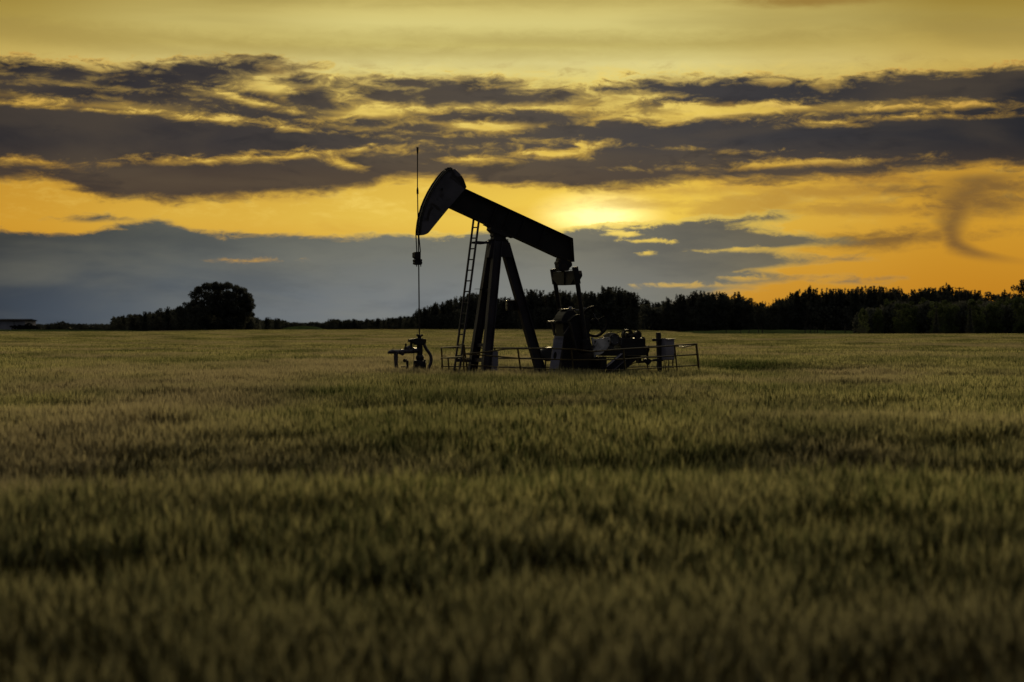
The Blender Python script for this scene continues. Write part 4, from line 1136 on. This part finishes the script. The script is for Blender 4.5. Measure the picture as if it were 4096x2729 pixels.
def branches(kind, r):
    m = MB()
    H_ = {'aspen': 7.5, 'round': 5.5, 'conifer': 8.6, 'bush': 1.2}[kind]
    m.tube([(0, 0, -.3), (.05, 0, H_ * .35), (-.05, .05, H_ * .7), (0, 0, H_)], [.2, .16, .1, .03], 7)
    for k in range(9 if kind != 'conifer' else 0):
        z = r.uniform(.2, .7) * H_; a = r.uniform(0, 6.283); l = r.uniform(1.0, 2.2)
        m.tube([(0, 0, z), (math.cos(a) * l * .5, math.sin(a) * l * .5, z + l * .55), (math.cos(a) * l, math.sin(a) * l, z + l * 1.3)], [.07, .045, .015], 5)
    return m
CROWN, TRUNK = {}, {}
for kind, nv, lm in (('aspen', 5, M_leafA), ('round', 4, M_leafA), ('conifer', 2, M_leafA), ('bush', 2, M_leafA), ('green', 4, M_leafB)):
    for k in range(nv):
        r = np.random.default_rng(hash_ := 100 + 13 * k + len(kind) * 7)
        kk = 'round' if kind == 'green' else kind
        CROWN[kind, k] = quads('crown', crown_pts(kk, r), .34 if kind != 'bush' else .22, lm, r)
        bm_ = branches(kk, r); bmesh.ops.recalc_face_normals(bm_.bm, faces=bm_.bm.faces)
        me_ = bpy.data.meshes.new('trunk'); bm_.bm.to_mesh(me_); bm_.bm.free(); me_.materials.append(M_bark); me_.shade_smooth()
        TRUNK[kind, k] = me_
NV = {'aspen': 5, 'round': 4, 'conifer': 2, 'bush': 2, 'green': 4}
def tree(kind, px, ytop, D, width=1.0, label=None, cat='tree', group=None, name='tree', zbase=None, k=None):
    """a tree whose top stands at photo column px, row ytop, at distance D"""
    p = at_y(px, ytop, D); zb = float(gz(p.x, D)) if zbase is None else zbase
    h = p.z - zb
    if k is None: k = int(rng.integers(0, NV[kind]))
    t = thing(name, (p.x, D, zb), label, cat, group)
    t.rotation_euler[2] = float(rng.uniform(0, 6.283))
    s = h / 8.9; t.scale = (s * width, s * width, s)
    for nm, me_ in (('crown', CROWN[kind, k]), ('trunk', TRUNK[kind, k])):
        o = bpy.data.objects.new(nm, me_); C.objects.link(o); o.parent = t
    return t
ORD = ['first', 'second', 'third', 'fourth', 'fifth', 'sixth', 'seventh', 'eighth', 'ninth', 'tenth', 'eleventh', 'twelfth', 'thirteenth', 'fourteenth', 'fifteenth', 'sixteenth', 'seventeenth', 'eighteenth', 'nineteenth', 'twentieth']
def row(items, D, words, where, group, kind='aspen', width=1.0, name='poplar_tree', cat='tree'):
    for i, (x, y) in enumerate(items):
        kd = kind if not isinstance(kind, (list, tuple)) else kind[i % len(kind)]
        tree(kd, x, y, D + float(rng.uniform(-9, 9)), width * float(rng.uniform(.9, 1.15)),
             ('%s, %s %s' % (words[i % len(words)], ORD[i], where)), cat, group, name)

# broad tree on the left: own crown mesh from many clumps that follow its outline
r = np.random.default_rng(5)
DB = 500.0
bt0 = at_y(905, 1320, DB); z0 = float(gz(bt0.x, DB))
mpp = DB / F
out_ = [(789, 1180, 26), (800, 1160, 18), (828, 1146, 18), (850, 1150, 22), (867, 1143, 17), (895, 1150, 20), (919, 1144, 17), (945, 1156, 20), (972, 1166, 18), (990, 1185, 18), (1000, 1205, 18), (1004, 1225, 14), (994, 1240, 16), (996, 1258, 12), (975, 1222, 20), (965, 1200, 24), (940, 1185, 24), (910, 1180, 26), (870, 1180, 26), (830, 1185, 28), (820, 1215, 28), (860, 1220, 26), (900, 1212, 20), (935, 1215, 18), (780, 1215, 26), (800, 1250, 30), (840, 1255, 32), (885, 1250, 30), (925, 1252, 26), (955, 1255, 18), (970, 1275, 18), (830, 1290, 34), (880, 1290, 34), (930, 1290, 30), (800, 1290, 30), (968, 1300, 22), (850, 1200, 30), (880, 1205, 30), (910, 1235, 30), (945, 1235, 28), (870, 1240, 32), (845, 1225, 30), (925, 1215, 26), (975, 1250, 20), (950, 1285, 26), (910, 1300, 30), (860, 1300, 30)]
L_ = []
for x, y, q in out_:
    for rep in range(6):
        dpt = r.uniform(-1, 1) * 5.0
        c = np.array([(x - 905) * mpp + r.normal(0, q * .25) * mpp, dpt, (HOR - y) * mpp + CAMZ - z0])
        n = 150; d = r.normal(size=(n, 3)); d /= np.linalg.norm(d, axis=1)[:, None]
        L_.append(c + d * (q * mpp * r.uniform(.5, .95) * r.uniform(.2, 1, n) ** .4)[:, None])
bt = thing('broad_tree', (bt0.x, DB, z0), 'big broad dark tree with domed crown, tallest at the left', 'tree')
o = bpy.data.objects.new('crown', quads('crown', np.concatenate(L_), .42, M_leafA, r)); C.objects.link(o); o.parent = bt
m = MB(); m.tube([(0, 0, -.3), (.1, 0, 2.5), (-.1, 0, 5.0), (.2, 0, 7.5)], [.55, .45, .35, .12], 9)
for dx_, dz_ in ((-5, 8.5), (-2.5, 10), (1, 10.5), (3.5, 9), (5, 6.5)): m.tube([(0, 0, 2.6), (dx_ * .5, .3, 2.6 + (dz_ - 2.6) * .55), (dx_, 0, dz_)], [.28, .18, .05], 7)
m.build('trunk', M_bark); tk = C.objects[-1]; tk.parent = bt

left = [(456, 1276), (474, 1260), (498, 1262), (521, 1251), (547, 1251), (577, 1247), (607, 1240), (643, 1227), (668, 1228), (694, 1233), (714, 1219), (738, 1215), (764, 1192)]
row(left, 490, ['low rounded dark tree', 'small bushy dark tree'], 'from the left in the clump beside the broad tree', 'trees sloping up to the broad tree', ['round', 'round', 'aspen'], 1.0, 'round_tree')
row([(150, 1296), (172, 1294)], 560, ['thin twiggy pale shrub'], 'from the farm machine', 'thin shrubs by the farm machine', 'bush', 1.6, 'shrub', 'shrub')
row([(198, 1290), (215, 1288), (231, 1284), (248, 1281), (263, 1287), (286, 1291), (315, 1291), (340, 1292)], 560, ['small dark round shrub', 'little bushy dark shrub'], 'in the low row right of the farm machine', 'low row of dark shrubs', 'round', 1.2, 'shrub', 'shrub')
row([(368, 1295), (390, 1296), (412, 1294), (430, 1297)], 560, ['thin twiggy shrub'], 'just left of the tree clump', 'thin shrubs beside the tree clump', 'bush', 1.8, 'shrub', 'shrub')

far1 = [(1022, 1268), (1046, 1276), (1071, 1270), (1087, 1280), (1103, 1270), (1131, 1278), (1149, 1289), (1187, 1285), (1206, 1291), (1229, 1287), (1262, 1285), (1290, 1288), (1323, 1273), (1339, 1272), (1362, 1280), (1387, 1275), (1419, 1273), (1443, 1278)]
row(far1, 640, ['small dark far tree', 'narrow dark far tree'], 'in the low distant hedge right of the broad tree', 'low distant hedge trees', ['aspen', 'round'], 1.3, 'hedge_tree')
far1b = [(1467, 1275), (1487, 1274), (1505, 1270), (1530, 1274), (1556, 1268), (1580, 1266), (1604, 1264), (1633, 1260), (1655, 1256)]
row(far1b, 620, ['dark bushy far tree', 'ragged dark far tree'], 'in the low hedge left of the polished rod', 'distant trees left of the rod', ['aspen', 'round'], 1.3, 'hedge_tree')
w1 = [(1684, 1233), (1702, 1228), (1720, 1218), (1736, 1216), (1750, 1209), (1770, 1210), (1789, 1198), (1806, 1198), (1822, 1188), (1848, 1188)]
row(w1, 520, ['spiky dark poplar', 'ragged dark poplar'], 'right of the polished rod, before the ladder', 'poplars between rod and ladder', 'aspen', 1.0)
w2 = [(1872, 1180), (1890, 1170), (1907, 1165), (1940, 1172), (1965, 1180), (1988, 1194), (2006, 1194), (2023, 1191), (2041, 1190), (2058, 1188), (2085, 1178)]
row(w2, 500, ['tall dark poplar', 'bushy dark poplar'], 'in the wood behind the post legs', 'poplars behind the post legs', 'aspen', 1.0)
w3 = [(2116, 1160), (2138, 1160), (2157, 1163), (2186, 1164), (2211, 1165), (2232, 1170), (2250, 1166), (2272, 1157), (2298, 1174)]
row(w3, 480, ['feathery topped dark poplar', 'dense dark poplar'], 'in the wood behind the pitman arms', 'poplars behind the pitman arms', 'aspen', 1.0)
w4 = [(2339, 1160), (2362, 1174), (2384, 1160), (2406, 1152), (2425, 1152), (2452, 1151), (2470, 1156), (2487, 1155), (2502, 1160), (2534, 1173)]
row(w4, 450, ['tall leafy poplar', 'tall poplar with loose top'], 'above the drive belt', 'tall poplars above the drive belt', 'aspen', 1.0)
w5 = [(2564, 1198), (2580, 1201), (2596, 1203), (2614, 1206), (2631, 1208), (2650, 1206)]
row(w5, 560, ['lower far spiky tree'], 'in the dip above the control cabinet', 'lower trees above the cabinet', 'aspen', 1.1)
w6 = [(2668, 1194), (2690, 1190), (2713, 1180), (2735, 1182), (2753, 1178), (2785, 1162), (2800, 1166), (2817, 1164), (2838, 1168), (2858, 1162), (2878, 1168), (2899, 1168)]
row(w6, 500, ['dark leafy poplar', 'dark poplar with lumpy top'], 'above the right end of the railing', 'poplars above the railing end', ['aspen', 'round', 'aspen'], .95)
w7 = [(2930, 1166), (2960, 1171), (2984, 1181), (3004, 1193), (3032, 1200), (3045, 1201), (3066, 1216), (3079, 1222), (3093, 1208), (3106, 1200)]
row(w7, 500, ['dark rounded tree', 'small spiky dark tree'], 'going down into the orange notch of the wood', 'trees around the orange notch', ['round', 'aspen'], .95, 'round_tree')
w8 = [(3120, 1187), (3140, 1185), (3161, 1178), (3180, 1180), (3195, 1166), (3214, 1172), (3232, 1150), (3246, 1160), (3265, 1176), (3283, 1164), (3300, 1172), (3317, 1157), (3337, 1154), (3352, 1160), (3366, 1161)]
row(w8, 490, ['dark spiky poplar', 'dark poplar with loose twigs'], 'right of the orange notch', 'poplars right of the notch', 'aspen', .95)
w9 = [(3390, 1158), (3413, 1155), (3432, 1158), (3451, 1149), (3475, 1156), (3502, 1148), (3524, 1149), (3537, 1152), (3555, 1160), (3572, 1148), (3584, 1154), (3597, 1161), (3608, 1180)]
row(w9, 480, ['tall spiky dark poplar', 'dark poplar with bristly top'], 'left of the small gap by the pole', 'poplars left of the small gap', 'aspen', .9)
w10 = [(3629, 1193), (3645, 1168), (3664, 1160), (3684, 1160), (3702, 1151), (3718, 1155), (3740, 1156), (3756, 1138), (3774, 1154), (3790, 1141), (3814, 1148), (3833, 1164), (3857, 1157), (3875, 1160), (3889, 1160), (3905, 1164), (3920, 1165)]
row(w10, 470, ['bristly dark poplar', 'slim dark poplar'], 'right of the small gap, around the utility pole', 'poplars around the utility pole', 'aspen', .9)
tree('round', 3952, 1156, 400, 1.1, 'dark lollipop shaped tree with full round top right of the pole', name='round_tree')
row([(3990, 1175), (4005, 1172), (4041, 1178), (4060, 1179)], 430, ['low dark tree'], 'between the round tree and the right picture edge', 'low dark trees at the right', 'aspen', 1.0)
tree('conifer', 4019, 1148, 400, .8, 'thin pointed dark conifer near the right end of the wood', name='conifer_tree')
tree('round', 4072, 1126, 380, .55, 'tall loose birch with drooping leaves close to the right edge', name='birch_tree', k=1)
tree('round', 4110, 1100, 380, .7, 'tallest dark tree, cut by the right edge of the picture', name='birch_tree', k=2)
row([(4180, 1150), (4250, 1140), (4330, 1160)], 400, ['dark tree'], 'beyond the tallest tree at the right', 'trees beyond the right edge', 'aspen', 1.2)
# greener trees standing nearer on the right
near_t = [(3455, 1224, .62), (3512, 1223, .60), (3562, 1186, .72), (3610, 1203, .85), (3640, 1196, .8), (3700, 1181, .8), (3752, 1195, .8), (3795, 1189, .85), (3870, 1185, .95), (3905, 1190, .8), (3985, 1184, .8), (4040, 1180, .8), (4090, 1172, .8)]
W_ = ['small pale green leafy tree', 'slim pale green tree', 'pointed green tree', 'low green tree', 'broad green tree', 'round topped green tree', 'dim green tree', 'domed green tree', 'wide domed green tree', 'dark green tree', 'dusky green tree', 'shady green tree', 'green tree']
for i, (x, y, w) in enumerate(near_t):
    tree('green', x, y, 335 + 12 * (i % 3), w * 1.0, '%s, %s from the left of the nearer trees' % (W_[i], ORD[i]), 'tree', 'nearer green trees on the right', 'leafy_tree')
tree('conifer', 3880, 1212, 322, .75, 'dark pointed spruce in front of the nearer green trees', name='conifer_tree', k=0)
tree('conifer', 3745, 1225, 322, .8, 'dark spruce left of the other one, before the green trees', name='conifer_tree', k=1)
tree('bush', 3450, 1300, 305, 1.5, 'small spreading bush at the field edge below the pale green tree', 'bush', name='bush', k=1)

# the body of the wood behind and between those trees: one dense mass
allpts = left[1:] + far1 + far1b + w1 + w2 + w3 + w4 + w5 + w6 + w7 + w8 + w9 + w10
def dist_of(x):
    return float(np.interp(x, [440, 1010, 1030, 1660, 1690, 1900, 2200, 2540, 2700, 3600, 4400], [505, 510, 660, 630, 535, 515, 492, 480, 515, 500, 420]))
sil = sorted(allpts + [(3945, 1180), (4000, 1185), (4060, 1175), (4150, 1165), (4400, 1160)])
sx = [p[0] for p in sil]; sy = [p[1] for p in sil]
r = np.random.default_rng(11); L_ = []
for x in np.arange(450, 4400, 2.0):
    yt = float(np.interp(x, sx, sy)) ; yt += (30 + 10 * math.sin(x * .11) * math.sin(x * .031)) * min(1, (1325 - yt) / 140)
    D = dist_of(x) + 6; n = 46 if yt < 1250 else 26
    yy = yt + (1325 - yt) * r.uniform(0, 1, n) ** 1.15
    Dp = D + r.uniform(0, 14, n)
    xx = (x + r.uniform(-1, 1, n) * 3 - 2048) / F * D
    L_.append(np.stack([xx, Dp, (HOR - yy) / F * D + CAMZ], 1))
P_ = np.concatenate(L_); me = quads('woodland', P_, 1.15, M_leafA, r)
wd = bpy.data.objects.new('woodland', me); C.objects.link(wd)
tag(wd, 'dense dark undergrowth and inner trees that close the wood along the horizon', 'woodland', kind='stuff')
# undergrowth mass behind the shrubs and behind the near trees at right
L_ = []
for x in np.arange(120, 450, 3.0):
    n = 18; yy = 1298 + r.uniform(0, 1, n) * 24; D = 566
    L_.append(np.stack([(x + r.uniform(-2, 2, n) - 2048) / F * D, D + r.uniform(0, 5, n), (HOR - yy) / F * D + CAMZ], 1))
for x in np.arange(3450, 4350, 3.0):
    yt = 1215 + 10 * math.sin(x * .05); yt += max(0, 3560 - x) * .45
    n = 42; yy = yt + r.uniform(0, 1, n) * (1336 - yt); D = 352
    L_.append(np.stack([(x + r.uniform(-2, 2, n) - 2048) / F * D, D + r.uniform(0, 10, n), (HOR - yy) / F * D + CAMZ], 1))
me = quads('undergrowth', np.concatenate(L_), .75, M_leafA, r)
ug = bpy.data.objects.new('undergrowth', me); C.objects.link(ug)
tag(ug, 'low dark thicket filling between the shrubs at the left and the green trees at the right', 'undergrowth', kind='stuff')

# ------------------------------------------------------------------ meadow strips, mound
M_turf = leaf_mat('rough_turf', (.05, .07, .028), .4)
def strip(name, pts, z):
    bm = bmesh.new(); vs = [bm.verts.new((x, y, z)) for x, y in pts]; bm.faces.new(vs)
    me = bpy.data.meshes.new(name); bm.to_mesh(me); bm.free(); me.materials.append(M_turf)
    o = bpy.data.objects.new(name, me); C.objects.link(o); o['kind'] = 'structure'; return o
def XY(px, D): return ((px - 2048) / F * D, D)
def bank_mesh(name, px0, px1, D0, D1, h, mat, kind='structure'):
    """low swelling bank of turf between two distances"""
    n, mrow = 60, 8; bm = bmesh.new(); G = []
    for i in range(n + 1):
        px = px0 + (px1 - px0) * i / n; rowv = []
        for j in range(mrow + 1):
            D = D0 + (D1 - D0) * j / mrow; x, y = XY(px, D)
            e = math.sin(math.pi * min(i / n, 1)) ** .5
            z = h * (1 - math.cos(2 * math.pi * min(j / mrow, .5))) / 2 * e + .05 * math.sin(px * .05 + j)
            rowv.append(bm.verts.new((x, y, z + .02)))
        G.append(rowv)
    for i in range(n):
        for j in range(mrow): bm.faces.new((G[i][j], G[i + 1][j], G[i + 1][j + 1], G[i][j + 1]))
    me = bpy.data.meshes.new(name); bm.to_mesh(me); bm.free(); me.materials.append(mat); me.shade_smooth()
    o = bpy.data.objects.new(name, me); C.objects.link(o); o['kind'] = kind; return o
bank_mesh('meadow', 2640, 3560, 352, 470, .95, M_turf)
bank_mesh('verge', -900, 900, 345, 480, .95, M_turf)
bank_mesh('mound', 1115, 1310, 560, 590, 1.75, M_turf)

# fence posts along the meadow on the right
def fence_post(px, D, h, lean, lab):
    x, y = XY(px, D)
    o = MB().tube([(x, y, -.1), (x + lean, y, h * .6), (x + lean * 1.6, y, h)], [.09, .08, .07], 7).build('fence_post', M_wood, None)
    tag(o, lab, 'fence post', 'posts of the meadow fence')
FP = [(2904, 1.5), (2960, 1.3), (2995, 1.4), (3033, 2.0), (3055, 2.3), (3220, 2.6), (3240, 2.2), (3257, 1.9), (3269, 1.7), (3300, 1.9), (3380, 2.0)]
for i, (px, h) in enumerate(FP):
    fence_post(px, 352, h, -.35 if i == 4 else .03, '%s post from the left along the green meadow' % ORD[i])
# utility pole on the right
up0 = XY(3837, 440); ph = (HOR - 1149) / F * 440 + CAMZ
upo = thing('utility_pole', (up0[0], up0[1], 0), 'wooden utility pole with a single crossarm rising above the right wood', 'utility pole')
MB().tube([(up0[0], up0[1], -.3), (up0[0], up0[1], ph)], [.2, .15], 9).build('pole', M_wood, upo)
MB().bar((up0[0] - 1.0, up0[1], ph - .30), (up0[0] + 1.0, up0[1], ph - .26), .16, .16).build('crossarm', M_wood, upo)
for q in (-.85, .0, .85): MB().tube([(up0[0] + q, up0[1], ph - .2), (up0[0] + q, up0[1], ph - .02)], .06, 6).build('insulator', M_bolt, upo)
# pale roof and walls half hidden among the nearer trees
M_pale = leaf_mat('pale_siding', (.34, .34, .42), .15)
M_roof = leaf_mat('dark_roof', (.03, .028, .032), .2)
def house(name, px0, px1, D, h, rh, dep, label, door=True):
    x0, _ = XY(px0, D); x1, _ = XY(px1, D)
    t = thing(name, ((x0 + x1) / 2, D, 0), label, 'building')
    wl_ = MB().prism([(x0, D, 0), (x1, D, 0), (x1, D, h), (x0, D, h)], (0, dep, 0)).build('wall', M_pale, t)
    m = MB(); e = .35
    m.prism([(x0 - e, D - e, h + .002), (x0 - e, D + dep + e, h + .002), (x0 - e, D + dep + e, h + .16), (x0 - e, D + dep / 2, h + rh), (x0 - e, D - e, h + .16)], (x1 - x0 + 2 * e, 0, 0)); m.build('roof', M_roof, t)
    return t, wl_, x0, x1
t, wl_, x0, x1 = house('shed', -420, 100, 520, 3.15, .55, 12, 'long pale blue grey shed with shallow dark roof at the far left edge')
for k in range(6):
    xa = x0 + (x1 - x0) * (k + .5) / 6
    MB().prism([(xa - .06, 519.97, .0), (xa + .06, 519.97, .0), (xa + .06, 519.97, 3.1), (xa - .06, 519.97, 3.1)], (0, -.05, 0)).build('wall_post', M_roof, wl_)
MB().prism([(x0 + 12, 519.96, 0), (x0 + 16, 519.96, 0), (x0 + 16, 519.96, 2.8), (x0 + 12, 519.96, 2.8)], (0, -.08, 0)).build('door', M_roof, wl_)
house('farmhouse', 3630, 4000, 372, 3.4, 1.6, 9, 'pale farmhouse glimpsed between the trunks of the nearer green trees')

# farm machine parked in front of the shed
M_imp = leaf_mat('machine_paint', (.02, .02, .02), .3)
D = 505; mm = D / F
def FM(px, py, dd=0): return Vector(((px - 2048) * mm, D + dd, (HOR - py) * mm + CAMZ))
def rI(x, y): return (x / 7.847, 1230 + y / 7.847)
q0 = FM(80, 1320); im = thing('farm_implement', (q0.x, D, 0), 'dark folded farm implement parked before the pale shed at the left', 'farm machine')
def ip(name, pts, t=1.2, par=im):
    return MB().prism([FM(*rI(*p)) for p in pts], (0, t, 0)).build(name, M_imp, par)
ip('frame', [(300, 575), (340, 570), (460, 578), (560, 575), (640, 560), (1000, 560), (1180, 600), (1220, 690), (560, 700), (540, 640), (440, 625), (340, 632), (305, 620)], 2.4)
ip('mast', [(455, 555), (478, 550), (486, 580), (456, 582)], .6)
ip('mast', [(560, 548), (635, 545), (642, 575), (562, 578)], .8)
ip('seed_box', [(760, 545), (800, 520), (865, 515), (868, 560), (765, 562)], 1.5)
m = MB()
pp = [FM(*rI(*p), .5) for p in ((820, 545), (850, 515), (890, 508), (930, 522), (960, 540), (995, 556))]
m.tube(pp, .22, 7); m.build('boom', M_imp, im)
for x in (410, 520): MB().ring(FM(*rI(x, 672)), (0, 1, 0), 40 * mm / 7.847 * 1.2, .12, .3, 20).build('wheel', M_rubber, im)
MB().bar(FM(*rI(470, 580)), FM(*rI(480, 690)), .3, .3).build('strut', M_imp, im)
